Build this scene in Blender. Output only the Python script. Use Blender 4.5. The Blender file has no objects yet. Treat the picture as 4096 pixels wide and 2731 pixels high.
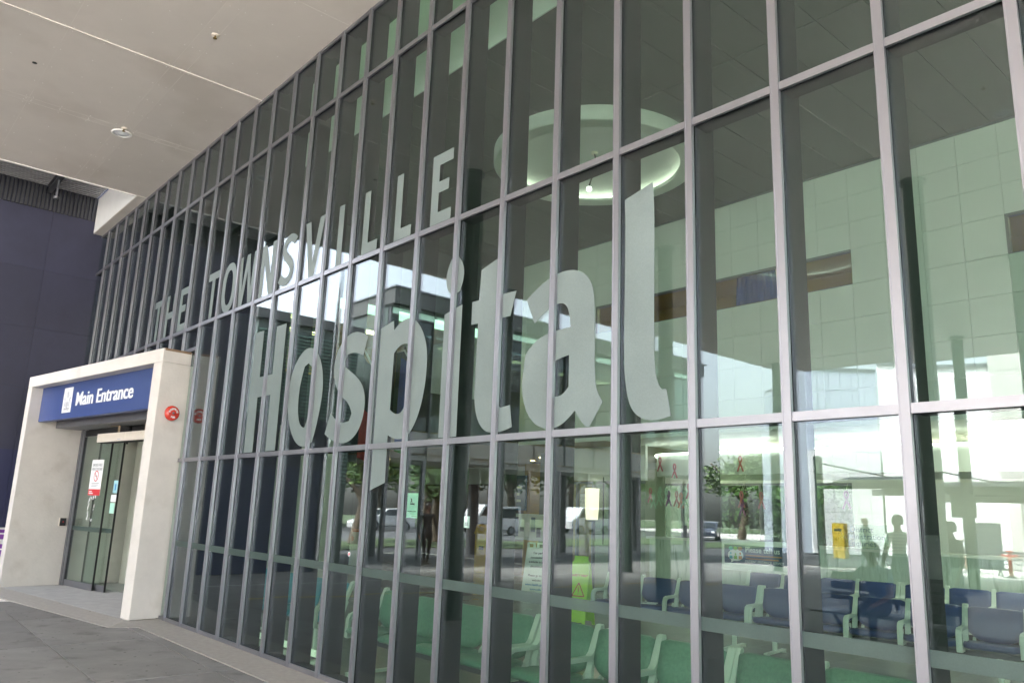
import bpy, bmesh, math, random
from mathutils import Vector, Matrix
random.seed(7)
sc = bpy.context.scene
COL = sc.collection
R = math.radians
# ---------------------------------------------------------------- camera
cam_d = bpy.data.cameras.new('camera'); cam = bpy.data.objects.new('camera', cam_d); COL.objects.link(cam)
cam_d.sensor_width = 36.0; cam_d.lens = 27.66; cam_d.clip_start = 0.05; cam_d.clip_end = 2000
RX = Vector((0.66157838, 0.74906102, 0.0349519)); UP = Vector((0.13595344, -0.1656524, 0.97676811)); FW = Vector((-0.73744878, 0.64145683, 0.21142947))
m = Matrix.Identity(4)
for i in range(3):
    m[i][0] = RX[i]; m[i][1] = UP[i]; m[i][2] = -FW[i]
m[0][3], m[1][3], m[2][3] = 0.97726, -3.94776, 1.6
cam.matrix_world = m
sc.camera = cam
# ---------------------------------------------------------------- world, sun, exposure
SUN_EL, SUN_AZ = R(52), R(-20)          # azimuth measured from +Y towards +X
w = bpy.data.worlds.new('World'); sc.world = w; w.use_nodes = True
nt = w.node_tree; nt.nodes.clear()
sky = nt.nodes.new('ShaderNodeTexSky'); sky.sky_type = 'NISHITA'; sky.sun_disc = False
sky.sun_elevation = SUN_EL; sky.sun_rotation = SUN_AZ; sky.air_density = 1.3; sky.dust_density = 4.5; sky.ozone_density = 1.0
bg = nt.nodes.new('ShaderNodeBackground'); bg.inputs[1].default_value = 0.13
wo = nt.nodes.new('ShaderNodeOutputWorld')
hs = nt.nodes.new('ShaderNodeHueSaturation'); hs.inputs['Saturation'].default_value = 0.35
nt.links.new(sky.outputs[0], hs.inputs['Color']); nt.links.new(hs.outputs[0], bg.inputs[0]); nt.links.new(bg.outputs[0], wo.inputs[0])
sd = bpy.data.lights.new('sun', 'SUN'); sd.energy = 2.3; sd.angle = R(14); sd.color = (1.0, 0.95, 0.88)
so = bpy.data.objects.new('sun', sd); COL.objects.link(so)
sv = Vector((math.sin(SUN_AZ)*math.cos(SUN_EL), math.cos(SUN_AZ)*math.cos(SUN_EL), math.sin(SUN_EL)))
so.rotation_euler = sv.to_track_quat('Z', 'Y').to_euler()
sc.view_settings.view_transform = 'Standard'; sc.view_settings.look = 'None'
sc.view_settings.exposure = 4.1; sc.view_settings.gamma = 1.0; sc.view_settings.use_curve_mapping = False
sc.render.engine = 'CYCLES'
cy = sc.cycles
cy.max_bounces = 14; cy.diffuse_bounces = 6; cy.glossy_bounces = 6; cy.transmission_bounces = 6; cy.transparent_max_bounces = 24
cy.use_denoising = True; cy.caustics_reflective = False; cy.caustics_refractive = False; cy.sample_clamp_indirect = 6.0
# ---------------------------------------------------------------- materials
MATS = {}
def mat(name, col, rough=0.6, metal=0.0, var=0.0, scale=3.0, bump=0.0, bscale=40.0, spec=0.5, emit=None, estr=0.0, stretch=None, stain=None, coat=0.0):
    if name in MATS: return MATS[name]
    mt = bpy.data.materials.new(name); mt.use_nodes = True; t = mt.node_tree; N = t.nodes; L = t.links
    b = N['Principled BSDF']; b.inputs['Base Color'].default_value = (*col, 1); b.inputs['Roughness'].default_value = rough
    b.inputs['Metallic'].default_value = metal; b.inputs['Specular IOR Level'].default_value = spec
    b.inputs['Coat Weight'].default_value = coat
    tc = N.new('ShaderNodeTexCoord'); mp = N.new('ShaderNodeMapping'); L.new(tc.outputs['Object'], mp.inputs[0])
    if stretch: mp.inputs['Scale'].default_value = stretch
    if var > 0:
        n = N.new('ShaderNodeTexNoise'); n.inputs['Scale'].default_value = scale; n.inputs['Detail'].default_value = 6; n.inputs['Roughness'].default_value = 0.62
        L.new(mp.outputs[0], n.inputs['Vector'])
        mr = N.new('ShaderNodeMapRange'); mr.inputs[1].default_value = 0.28; mr.inputs[2].default_value = 0.72
        mr.inputs[3].default_value = 1 - var; mr.inputs[4].default_value = 1 + var
        L.new(n.outputs[0], mr.inputs[0])
        oi = N.new('ShaderNodeObjectInfo'); m2 = N.new('ShaderNodeMapRange'); m2.inputs[3].default_value = 1 - var*0.5; m2.inputs[4].default_value = 1 + var*0.5
        L.new(oi.outputs['Random'], m2.inputs[0])
        mu = N.new('ShaderNodeMath'); mu.operation = 'MULTIPLY'; L.new(mr.outputs[0], mu.inputs[0]); L.new(m2.outputs[0], mu.inputs[1])
        vm = N.new('ShaderNodeVectorMath'); vm.operation = 'SCALE'; vm.inputs[0].default_value = col; L.new(mu.outputs[0], vm.inputs['Scale'])
        last = vm.outputs[0]
        if stain:
            n2 = N.new('ShaderNodeTexNoise'); n2.inputs['Scale'].default_value = stain[1]; n2.inputs['Detail'].default_value = 8; L.new(mp.outputs[0], n2.inputs['Vector'])
            r2 = N.new('ShaderNodeMapRange'); r2.inputs[1].default_value = stain[2]; r2.inputs[2].default_value = stain[2] + 0.14; r2.inputs[3].default_value = 0; r2.inputs[4].default_value = stain[3]
            L.new(n2.outputs[0], r2.inputs[0])
            mx = N.new('ShaderNodeMix'); mx.data_type = 'RGBA'; L.new(r2.outputs[0], mx.inputs[0]); L.new(last, mx.inputs[6]); mx.inputs[7].default_value = (*stain[0], 1)
            last = mx.outputs[2]
        L.new(last, b.inputs['Base Color'])
        rr = N.new('ShaderNodeMapRange'); rr.inputs[3].default_value = max(0.02, rough - 0.08); rr.inputs[4].default_value = min(1, rough + 0.1); L.new(n.outputs[0], rr.inputs[0]); L.new(rr.outputs[0], b.inputs['Roughness'])
    if bump > 0:
        nb = N.new('ShaderNodeTexNoise'); nb.inputs['Scale'].default_value = bscale; nb.inputs['Detail'].default_value = 5; L.new(mp.outputs[0], nb.inputs['Vector'])
        bp = N.new('ShaderNodeBump'); bp.inputs['Strength'].default_value = bump; bp.inputs['Distance'].default_value = 0.02; L.new(nb.outputs[0], bp.inputs['Height']); L.new(bp.outputs[0], b.inputs['Normal'])
    if emit: b.inputs['Emission Color'].default_value = (*emit, 1); b.inputs['Emission Strength'].default_value = estr
    MATS[name] = mt; return mt
def glass_mat(name, tint, f0, warp=0.0, haze=0.0):
    mt = bpy.data.materials.new(name); mt.use_nodes = True; t = mt.node_tree; N = t.nodes; L = t.links; N.clear()
    out = N.new('ShaderNodeOutputMaterial'); tr = N.new('ShaderNodeBsdfTransparent'); tr.inputs[0].default_value = (*tint, 1)
    gl = N.new('ShaderNodeBsdfGlossy'); gl.inputs['Roughness'].default_value = 0.0; gl.inputs[0].default_value = (0.86, 0.90, 0.97, 1)
    ge = N.new('ShaderNodeNewGeometry'); dt = N.new('ShaderNodeVectorMath'); dt.operation = 'DOT_PRODUCT'
    L.new(ge.outputs['Incoming'], dt.inputs[0]); L.new(ge.outputs['True Normal'], dt.inputs[1])
    ab = N.new('ShaderNodeMath'); ab.operation = 'ABSOLUTE'; L.new(dt.outputs['Value'], ab.inputs[0])
    om = N.new('ShaderNodeMath'); om.operation = 'SUBTRACT'; om.inputs[0].default_value = 1; L.new(ab.outputs[0], om.inputs[1])
    pw = N.new('ShaderNodeMath'); pw.operation = 'POWER'; pw.inputs[1].default_value = 5; L.new(om.outputs[0], pw.inputs[0])
    ma = N.new('ShaderNodeMath'); ma.operation = 'MULTIPLY_ADD'; ma.inputs[1].default_value = 1 - f0; ma.inputs[2].default_value = f0; L.new(pw.outputs[0], ma.inputs[0])
    mx = N.new('ShaderNodeMixShader'); L.new(ma.outputs[0], mx.inputs[0]); L.new(tr.outputs[0], mx.inputs[1]); L.new(gl.outputs[0], mx.inputs[2])
    if warp > 0:   # roller-wave distortion of toughened glass: only the reflection ripples
        tc = N.new('ShaderNodeTexCoord'); n = N.new('ShaderNodeTexNoise'); n.inputs['Scale'].default_value = 1.6; n.inputs['Detail'].default_value = 1.0; n.inputs['Roughness'].default_value = 0.35
        L.new(tc.outputs['Object'], n.inputs['Vector']); bp = N.new('ShaderNodeBump'); bp.inputs['Strength'].default_value = warp; bp.inputs['Distance'].default_value = 0.02
        L.new(n.outputs[0], bp.inputs['Height']); L.new(bp.outputs[0], gl.inputs['Normal'])
    last = mx.outputs[0]
    if haze > 0:   # dust specks on the pane
        tc2 = N.new('ShaderNodeTexCoord'); vo = N.new('ShaderNodeTexNoise'); vo.inputs['Scale'].default_value = 55; vo.inputs['Detail'].default_value = 2; L.new(tc2.outputs['Object'], vo.inputs['Vector'])
        r = N.new('ShaderNodeMapRange'); r.inputs[1].default_value = 0.775; r.inputs[2].default_value = 0.80; r.inputs[3].default_value = 0.0015; r.inputs[4].default_value = haze; L.new(vo.outputs[0], r.inputs[0])
        df = N.new('ShaderNodeBsdfDiffuse'); df.inputs[0].default_value = (0.7, 0.7, 0.68, 1)
        m3 = N.new('ShaderNodeMixShader'); L.new(r.outputs[0], m3.inputs[0]); L.new(last, m3.inputs[1]); L.new(df.outputs[0], m3.inputs[2]); last = m3.outputs[0]
    L.new(last, out.inputs[0]); MATS[name] = mt; return mt
def frost_mat(name, col, trans, clear):
    mt = bpy.data.materials.new(name); mt.use_nodes = True; t = mt.node_tree; N = t.nodes; L = t.links; N.clear()
    out = N.new('ShaderNodeOutputMaterial'); d = N.new('ShaderNodeBsdfPrincipled'); d.inputs['Roughness'].default_value = 0.45
    tc = N.new('ShaderNodeTexCoord'); n = N.new('ShaderNodeTexNoise'); n.inputs['Scale'].default_value = 160; n.inputs['Detail'].default_value = 3; L.new(tc.outputs['Object'], n.inputs['Vector'])
    n2 = N.new('ShaderNodeTexNoise'); n2.inputs['Scale'].default_value = 2.2; n2.inputs['Detail'].default_value = 4; L.new(tc.outputs['Object'], n2.inputs['Vector'])
    ad = N.new('ShaderNodeMath'); ad.operation = 'ADD'; L.new(n.outputs[0], ad.inputs[0]); L.new(n2.outputs[0], ad.inputs[1])
    r = N.new('ShaderNodeMapRange'); r.inputs[1].default_value = 0.6; r.inputs[2].default_value = 1.4; r.inputs[3].default_value = 0.8; r.inputs[4].default_value = 1.18; L.new(ad.outputs[0], r.inputs[0])
    vm = N.new('ShaderNodeVectorMath'); vm.operation = 'SCALE'; vm.inputs[0].default_value = col; L.new(r.outputs[0], vm.inputs['Scale']); L.new(vm.outputs[0], d.inputs['Base Color'])
    tl = N.new('ShaderNodeBsdfTranslucent'); tl.inputs[0].default_value = (*col, 1)
    m1 = N.new('ShaderNodeMixShader'); m1.inputs[0].default_value = trans; L.new(d.outputs[0], m1.inputs[1]); L.new(tl.outputs[0], m1.inputs[2])
    tp = N.new('ShaderNodeBsdfTransparent'); m2 = N.new('ShaderNodeMixShader'); m2.inputs[0].default_value = clear; L.new(m1.outputs[0], m2.inputs[1]); L.new(tp.outputs[0], m2.inputs[2])
    L.new(m2.outputs[0], out.inputs[0]); MATS[name] = mt; return mt
def lamp_mat(name, col, s): return mat(name, (0.8, 0.8, 0.8), emit=col, estr=s)
alu = mat('grey anodised aluminium', (0.32, 0.315, 0.34), 0.38, 0.92, var=0.03, scale=2, stretch=(6, 6, 1.2))
alu_in = mat('dark grey inner mullion paint', (0.016, 0.017, 0.018), 0.55, 0.0, spec=0.12, var=0.06)
gasket = mat('black gasket', (0.012, 0.012, 0.012), 0.6)
GLASS = glass_mat('green tinted facade glass', (0.80, 0.885, 0.835), 0.058, warp=0.02, haze=0.10)
GLASS2 = glass_mat('door glass', (0.86, 0.92, 0.88), 0.045)
GLASS4 = glass_mat('roof light glass', (0.32, 0.39, 0.28), 0.05); GLASS5 = glass_mat('tinted courtyard glass', (0.36, 0.42, 0.36), 0.05)
GLASS3 = glass_mat('dark window glass', (0.35, 0.45, 0.42), 0.06, warp=0.02)
frost = frost_mat('frosted vinyl', (0.235, 0.285, 0.275), 0.22, 0.04)
stripe_m = frost_mat('frosted stripe vinyl', (0.11, 0.155, 0.14), 0.3, 0.30)
soffit_m = mat('painted fibre cement', (0.66, 0.615, 0.57), 0.55, var=0.04, scale=1.6, bump=0.03, bscale=60, stain=((0.50, 0.45, 0.40), 0.7, 0.52, 0.4))
joint_m = mat('pale joint sealant', (0.72, 0.68, 0.63), 0.6, var=0.08)
rivet_m = mat('white screw heads', (0.85, 0.83, 0.8), 0.4)
conc_light = mat('pale precast concrete', (0.665, 0.625, 0.58), 0.75, var=0.07, scale=2.5, bump=0.15, bscale=25, stain=((0.46, 0.41, 0.355), 2.2, 0.56, 0.35))
navy_m = mat('dark navy render', (0.031, 0.032, 0.060), 0.6, var=0.22, scale=0.8, bump=0.06, bscale=12)
slab_m = mat('dark grey concrete paving', (0.205, 0.195, 0.188), 0.6, var=0.24, scale=2.2, bump=0.15, bscale=70, stain=((0.075, 0.07, 0.068), 3.2, 0.57, 0.55))
strip_m = mat('exposed aggregate strip', (0.36, 0.335, 0.305), 0.7, var=0.14, scale=14, bump=0.2, bscale=120)
mat_m = mat('ribbed entrance matting', (0.36, 0.35, 0.34), 0.7, var=0.14, scale=5)
ground_m = mat('light concrete ground', (0.50, 0.475, 0.44), 0.75, var=0.1, scale=0.4, bump=0.08)
asphalt = mat('asphalt', (0.06, 0.06, 0.062), 0.8, var=0.2, scale=1.2, bump=0.2, bscale=90)
grass_m = mat('grass', (0.045, 0.07, 0.025), 0.9, var=0.35, scale=2, bump=0.5, bscale=60)
blue_m = mat('blue sign face', (0.045, 0.075, 0.22), 0.35, var=0.03)
white_m = mat('white print', (0.85, 0.85, 0.85), 0.4)
white_paint = mat('white painted metal', (0.80, 0.79, 0.77), 0.4, var=0.04)
cream = mat('cream casing', (0.78, 0.70, 0.60), 0.45, var=0.05, scale=4, stain=((0.45, 0.25, 0.12), 7, 0.66, 0.6))
rust = mat('rusty steel rod', (0.36, 0.27, 0.18), 0.7, var=0.3, scale=20)
steel_dk = mat('dark grey steel', (0.07, 0.072, 0.08), 0.45, 0.2, var=0.08)
steel_gr = mat('galvanised steel', (0.22, 0.22, 0.24), 0.4, 0.6, var=0.1)
black_m = mat('matt black', (0.015, 0.015, 0.016), 0.6)
red_m = mat('red enamel', (0.62, 0.05, 0.03), 0.25, coat=0.4, var=0.04)
grey_print = mat('grey print', (0.35, 0.35, 0.36), 0.5)
red_print = mat('red print', (0.6, 0.02, 0.03), 0.5)
yellow_m = mat('yellow sheet', (0.55, 0.42, 0.05), 0.5)
purple_m = mat('purple banner', (0.22, 0.05, 0.34), 0.5, var=0.05)
teal_print = mat('mint print', (0.45, 0.75, 0.62), 0.5)
col_m = mat('dark green painted column', (0.045, 0.065, 0.055), 0.32, var=0.05)
wall_in = mat('pale lobby wall panel', (0.70, 0.705, 0.70), 0.4, var=0.03, scale=1.5)
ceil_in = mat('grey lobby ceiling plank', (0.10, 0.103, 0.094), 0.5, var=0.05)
floor_in = mat('polished lobby floor', (0.34, 0.355, 0.32), 0.16, var=0.05, scale=1.0)
bulk_m = mat('white plasterboard', (0.74, 0.74, 0.70), 0.6, var=0.02)
ochre_m = mat('ochre wall', (0.50, 0.32, 0.08), 0.6, var=0.05)
brown_m = mat('brown timber panel', (0.13, 0.07, 0.035), 0.5, var=0.2, scale=3, stretch=(8, 8, 1))
dkgreen = mat('dark green grey wall', (0.055, 0.075, 0.068), 0.5, var=0.06)
ch_frame = mat('pale grey chair frame', (0.60, 0.66, 0.58), 0.35, var=0.03)
green_v = mat('green seat vinyl', (0.12, 0.255, 0.17), 0.42, var=0.22, scale=45, bump=0.15, bscale=120)
teal_v = mat('teal seat vinyl', (0.03, 0.28, 0.38), 0.42, var=0.15, scale=45, bump=0.15, bscale=120)
blue_v = mat('navy blue seat vinyl', (0.04, 0.065, 0.18), 0.42, var=0.12, scale=45, bump=0.12, bscale=120)
marble = mat('pale green marble', (0.62, 0.68, 0.60), 0.22, var=0.12, scale=2.2, stretch=(6, 6, 1.0), stain=((0.22, 0.30, 0.22), 1.5, 0.57, 0.7))
led_m = lamp_mat('led strip', (1.0, 1.0, 0.93), 1.0)
warm_m = lamp_mat('warm downlight lens', (1.0, 0.72, 0.35), 4.0)
fluo_m = lamp_mat('fluorescent diffuser', (1.0, 0.85, 0.42), 1.0)
ocu_m = lamp_mat('oculus lamp tube', (0.95, 1.0, 0.8), 0.28)
fill_l = lamp_mat('added fill panel', (1.0, 0.95, 0.8), 1.5)
sconce_m = lamp_mat('wall light shade', (1.0, 0.85, 0.6), 0.10)
glint_m = lamp_mat('halogen lamp', (1.0, 0.98, 0.9), 0.5)
hivis = mat('hi vis yellow plastic', (0.42, 0.75, 0.02), 0.4)
dkblue_p = mat('dark blue print', (0.02, 0.06, 0.13), 0.4)
orange_m = mat('orange edge', (0.55, 0.16, 0.04), 0.4)
skin_m = mat('skin', (0.45, 0.27, 0.19), 0.5); skin_d = mat('tanned skin', (0.20, 0.10, 0.065), 0.5)
hair_m = mat('dark hair', (0.02, 0.015, 0.012), 0.5); hair_b = mat('fair hair', (0.35, 0.24, 0.11), 0.5)
cl_black = mat('black cloth', (0.014, 0.014, 0.016), 0.8, var=0.1, scale=8); cl_grey = mat('grey cloth', (0.33, 0.35, 0.37), 0.85, var=0.12, scale=10)
cl_green = mat('green grey cloth', (0.16, 0.20, 0.16), 0.85, var=0.1, scale=8); cl_blue = mat('blue cloth', (0.03, 0.08, 0.24), 0.85, var=0.1, scale=8)
cl_white = mat('white cloth', (0.7, 0.7, 0.68), 0.85, var=0.06, scale=8); cl_denim = mat('denim', (0.05, 0.07, 0.13), 0.85, var=0.1, scale=8)
cl_teal = mat('pale scrubs', (0.35, 0.42, 0.38), 0.85, var=0.1, scale=8)
leaf_m = mat('leaves', (0.045, 0.10, 0.018), 0.6, var=0.45, scale=0.6); leaf_l = mat('light leaves', (0.075, 0.125, 0.028), 0.6, var=0.4, scale=0.6)
bark = mat('bark', (0.10, 0.075, 0.055), 0.9, var=0.25, scale=6, bump=0.4, bscale=20)
car_w = mat('white car paint', (0.5, 0.5, 0.5), 0.25, coat=0.8); car_s = mat('silver car paint', (0.4, 0.41, 0.42), 0.3, 0.5, coat=0.8); car_d = mat('dark car paint', (0.05, 0.06, 0.09), 0.25, coat=0.8)
tyre = mat('tyre rubber', (0.02, 0.02, 0.02), 0.85); car_g = mat('car glass', (0.02, 0.025, 0.03), 0.06, spec=0.8)
lamp_red = mat('tail lamp', (0.4, 0.02, 0.02), 0.2)
wb_m = mat('white wall cladding', (0.86, 0.86, 0.85), 0.5, var=0.025, scale=0.6)
pale_strip = mat('pale green strip with added glow', (0.5, 0.75, 0.6), 0.25, var=0.05, emit=(0.55, 0.9, 0.68), estr=0.12)  # faint glow added to brighten the band; no lamp is behind it
dk_fascia = mat('dark roof fascia', (0.06, 0.06, 0.058), 0.5, var=0.08)
spandrel = mat('grey spandrel', (0.30, 0.31, 0.29), 0.5, var=0.06)
corr_m = mat('galvanised corrugated sheet', (0.42, 0.42, 0.43), 0.5, 0.0, var=0.1)
# stripes on a shirt
def stripes_mat():
    mt = bpy.data.materials.new('striped shirt'); mt.use_nodes = True; t = mt.node_tree; N = t.nodes; L = t.links; b = N['Principled BSDF']; b.inputs['Roughness'].default_value = 0.85
    tc = N.new('ShaderNodeTexCoord'); sp = N.new('ShaderNodeSeparateXYZ'); L.new(tc.outputs['Object'], sp.inputs[0])
    mu = N.new('ShaderNodeMath'); mu.operation = 'MULTIPLY'; mu.inputs[1].default_value = 110; L.new(sp.outputs[2], mu.inputs[0])
    s = N.new('ShaderNodeMath'); s.operation = 'SINE'; L.new(mu.outputs[0], s.inputs[0]); g = N.new('ShaderNodeMath'); g.operation = 'GREATER_THAN'; g.inputs[1].default_value = 0.3; L.new(s.outputs[0], g.inputs[0])
    mx = N.new('ShaderNodeMix'); mx.data_type = 'RGBA'; mx.inputs[6].default_value = (0.12, 0.15, 0.13, 1); mx.inputs[7].default_value = (0.6, 0.62, 0.58, 1); L.new(g.outputs[0], mx.inputs[0]); L.new(mx.outputs[2], b.inputs['Base Color'])
    return mt
stripes = stripes_mat()
# ---------------------------------------------------------------- object helpers
def link(name, me, parent=None, loc=None, rot=None):
    o = bpy.data.objects.new(name, me); COL.objects.link(o)
    if parent is not None: o.parent = parent
    if loc is not None: o.location = loc
    if rot is not None: o.rotation_euler = rot
    return o
def tag(o, label=None, cat=None, group=None, kind=None):
    if label: o['label'] = label
    if cat: o['category'] = cat
    if group: o['group'] = group
    if kind: o['kind'] = kind
    return o
def thing(name, label, cat, loc=(0, 0, 0), rz=0.0, group=None):
    return tag(link(name, None, None, loc, (0, 0, rz)), label, cat, group)
def struct(name, loc=(0, 0, 0)):
    return tag(link(name, None, None, loc), kind='structure')
class MB:
    def __init__(s): s.v = []; s.f = []; s.m = []; s.sm = []
    def add(s, vs, fs, mi=0, smooth=False):
        n = len(s.v); s.v += [tuple(p) for p in vs]
        for f in fs: s.f.append([n + i for i in f]); s.m.append(mi); s.sm.append(smooth)
        return s
    def box(s, a, b, mi=0, mtx=None):
        x0, y0, z0 = a; x1, y1, z1 = b
        vs = [(x0, y0, z0), (x1, y0, z0), (x1, y1, z0), (x0, y1, z0), (x0, y0, z1), (x1, y0, z1), (x1, y1, z1), (x0, y1, z1)]
        if mtx is not None: vs = [mtx @ Vector(p) for p in vs]
        return s.add(vs, [(0, 3, 2, 1), (4, 5, 6, 7), (0, 1, 5, 4), (1, 2, 6, 5), (2, 3, 7, 6), (3, 0, 4, 7)], mi)
    def tube(s, p, q, r0, r1=None, n=12, mi=0, caps=True, smooth=True):
        r1 = r0 if r1 is None else r1; p = Vector(p); q = Vector(q); d = (q - p).normalized()
        a = d.orthogonal().normalized(); b = d.cross(a); vs = []
        for c, r in ((p, r0), (q, r1)):
            for i in range(n):
                t = 2*math.pi*i/n; vs.append(c + (a*math.cos(t) + b*math.sin(t))*r)
        s.add(vs, [(i, (i+1) % n, n + (i+1) % n, n + i) for i in range(n)], mi, smooth)
        if caps: s.add(vs, [tuple(range(n))[::-1], tuple(range(n, 2*n))], mi)
        return s
    def path(s, pts, r, n=8, mi=0):
        for a, b in zip(pts, pts[1:]): s.tube(a, b, r, r, n, mi)
        return s
    def lathe(s, prof, c=(0, 0, 0), n=32, mi=0, axis='Z', smooth=True):
        vs = []
        for r, h in prof:
            for i in range(n):
                t = 2*math.pi*i/n; x, y = r*math.cos(t), r*math.sin(t)
                vs.append((c[0]+x, c[1]+y, c[2]+h) if axis == 'Z' else (c[0]+h, c[1]+x, c[2]+y))
        fs = [(k*n+i, k*n+(i+1) % n, (k+1)*n+(i+1) % n, (k+1)*n+i) for k in range(len(prof)-1) for i in range(n)]
        return s.add(vs, fs, mi, smooth)
    def prism(s, poly, h0, h1, mi=0, plane='XY', mtx=None):
        def P(p, h): return (p[0], p[1], h) if plane == 'XY' else ((p[0], h, p[1]) if plane == 'XZ' else (h, p[0], p[1]))
        n = len(poly); vs = [P(p, h0) for p in poly] + [P(p, h1) for p in poly]
        if mtx is not None: vs = [mtx @ Vector(p) for p in vs]
        fs = [tuple(range(n))[::-1], tuple(range(n, 2*n))] + [(i, (i+1) % n, n+(i+1) % n, n+i) for i in range(n)]
        return s.add(vs, fs, mi)
    def mesh(s, name, mats, bevel=0.0):
        me = bpy.data.meshes.new(name); me.from_pydata(s.v, [], s.f)
        for x in (mats if isinstance(mats, (list, tuple)) else [mats]): me.materials.append(x)
        me.polygons.foreach_set('material_index', s.m); me.polygons.foreach_set('use_smooth', s.sm)
        bm = bmesh.new(); bm.from_mesh(me); bmesh.ops.recalc_face_normals(bm, faces=bm.faces)
        if bevel > 0:
            bmesh.ops.remove_doubles(bm, verts=bm.verts, dist=1e-5)
            ed = [e for e in bm.edges if len(e.link_faces) == 2 and e.calc_face_angle(0) > 0.6]
            bmesh.ops.bevel(bm, geom=ed, offset=bevel, segments=2, affect='EDGES', profile=0.7)
        bm.to_mesh(me); bm.free(); me.update(); return me
    def obj(s, name, mats, parent=None, loc=None, rot=None, bevel=0.0):
        return link(name, s.mesh(name, mats, bevel), parent, loc, rot)
def box(name, a, b, m, parent=None, bevel=0.0, loc=None, rot=None):
    return MB().box(a, b).obj(name, m, parent, loc, rot, bevel)
def dup(o, parent=None, loc=None, rot=None):
    c = o.copy(); COL.objects.link(c)
    c.parent = parent
    if loc is not None: c.location = loc
    if rot is not None: c.rotation_euler = rot
    for ch in list(o.children): dup(ch, c)
    return c
def to_mesh(tmp, name):
    bpy.context.view_layer.update()
    dg = bpy.context.evaluated_depsgraph_get(); me = bpy.data.meshes.new_from_object(tmp.evaluated_get(dg)); me.name = name; return me
def text_mesh(body, size, bold=0.0, align='LEFT', ext=0.001, space=1.0, line=1.0, sx=1.0):
    c = bpy.data.curves.new('lettering', 'FONT'); c.body = body; c.size = size; c.offset = bold; c.align_x = align; c.extrude = ext; c.space_character = space; c.space_line = line; c.resolution_u = 4
    o = bpy.data.objects.new('lettering', c); COL.objects.link(o); me = to_mesh(o, 'lettering'); bpy.data.objects.remove(o); bpy.data.curves.remove(c)
    if sx != 1.0:
        for v in me.vertices: v.co.x *= sx
    return me
def text(name, body, size, m, loc, rz=0.0, parent=None, **k):
    me = text_mesh(body, size, **k); me.materials.clear(); me.materials.append(m)
    return link(name, me, parent, loc, (R(90), 0, rz))
def poly_mesh(loops, m, thick=0.001, y=0.0, name='letter'):
    c = bpy.data.curves.new('outline', 'CURVE'); c.dimensions = '2D'; c.fill_mode = 'BOTH'; c.extrude = thick
    for lp in loops:
        s = c.splines.new('POLY'); s.points.add(len(lp) - 1); s.use_cyclic_u = True
        for p, q in zip(s.points, lp): p.co = (q[0], q[1], 0, 1)
    o = bpy.data.objects.new('outline', c); COL.objects.link(o); me = to_mesh(o, name); bpy.data.objects.remove(o); bpy.data.curves.remove(c)
    for v in me.vertices: v.co = (v.co.x, y + v.co.z*-1, v.co.y)
    me.materials.clear(); me.materials.append(m); return me
def smooth_loop(p, ang=38, sub=6):
    n = len(p); out = []
    V = [Vector(q) for q in p]
    for _ in range(2):
        W = [q.copy() for q in V]
        for i in range(n):
            a, b = V[i] - V[i-1], V[(i+1) % n] - V[i]
            if a.length < 1e-6 or b.length < 1e-6 or max(a.length, b.length) > 0.26 or math.degrees(a.angle(b)) > ang: continue
            W[i] = V[i]*0.5 + V[i-1]*0.25 + V[(i+1) % n]*0.25
        V = W
    def corner(i):
        a = V[i] - V[i-1]; b = V[(i+1) % n] - V[i]
        return a.length < 1e-6 or b.length < 1e-6 or math.degrees(a.angle(b)) > ang
    cn = [corner(i) for i in range(n)]
    for i in range(n):
        p1, p2 = V[i], V[(i+1) % n]; j = (i+1) % n
        p0 = V[i-1] if not cn[i] else p1*2 - p2
        p3 = V[(j+1) % n] if not cn[j] else p2*2 - p1
        if cn[i] and cn[j]: out.append(p1); continue
        t0 = 0; t1 = t0 + (p1-p0).length**0.5; t2 = t1 + (p2-p1).length**0.5; t3 = t2 + (p3-p2).length**0.5
        for k in range(sub):
            t = t1 + (t2-t1)*k/sub
            A1 = p0*((t1-t)/(t1-t0)) + p1*((t-t0)/(t1-t0)); A2 = p1*((t2-t)/(t2-t1)) + p2*((t-t1)/(t2-t1)); A3 = p2*((t3-t)/(t3-t2)) + p3*((t-t2)/(t3-t2))
            B1 = A1*((t2-t)/(t2-t0)) + A2*((t-t0)/(t2-t0)); B2 = A2*((t3-t)/(t3-t1)) + A3*((t-t1)/(t3-t1))
            out.append(B1*((t2-t)/(t2-t1)) + B2*((t-t1)/(t2-t1)))
    return [(q.x, q.y) for q in out]

def print_lines(par, m_, x0, widths, z0, dz, h, y=-0.0015):
    for k, w_ in enumerate(widths): box('print_line', (x0, y, z0 - dz*k - h), (x0 + w_, y + 0.0009, z0 - dz*k), m_, par)
# ================================================================ GROUND
D = 0.6174
g = MB().box((-160, -160, -0.32), (140, 120, -0.06)).obj('ground', ground_m); tag(g, kind='structure')
pav = struct('pavement')
MB().box((-17.2, -24, -0.055), (9, -0.02, -0.012)).obj('joint_bed', joint_m, pav)
def quad_slab(name, poly, z0, z1, m, parent, bev=0.006):
    return MB().prism(poly, z0, z1).obj(name, m, parent, bevel=bev)
def yj(x, base): return base - 0.028*(x + 9.14)*1.0   # the joints run very slightly off the glass line
xs = [-17.1, -15.7, -13.52, -11.33, -9.14, -6.95, -4.76, -2.57, -0.38, 1.81, 4.0, 6.2, 8.4]
rows = [(-0.49, -0.49), (-0.63, -0.03), (-1.68, -0.03), (-3.85, -0.03), (-6.0, -0.03), (-8.2, -0.03), (-10.4, 0), (-12.6, 0), (-14.8, 0), (-17, 0), (-19.2, 0), (-21.4, 0), (-23.6, 0)]
def rowy(k, x):
    if k == 0:   # edge against the pale strip, following the portal apron on the left
        if x > -10.05: return -0.485
        return -0.80 - (-10.22 - x)*0.156
    b, s = rows[k]; return b + s*(x + 9.14)
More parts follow.
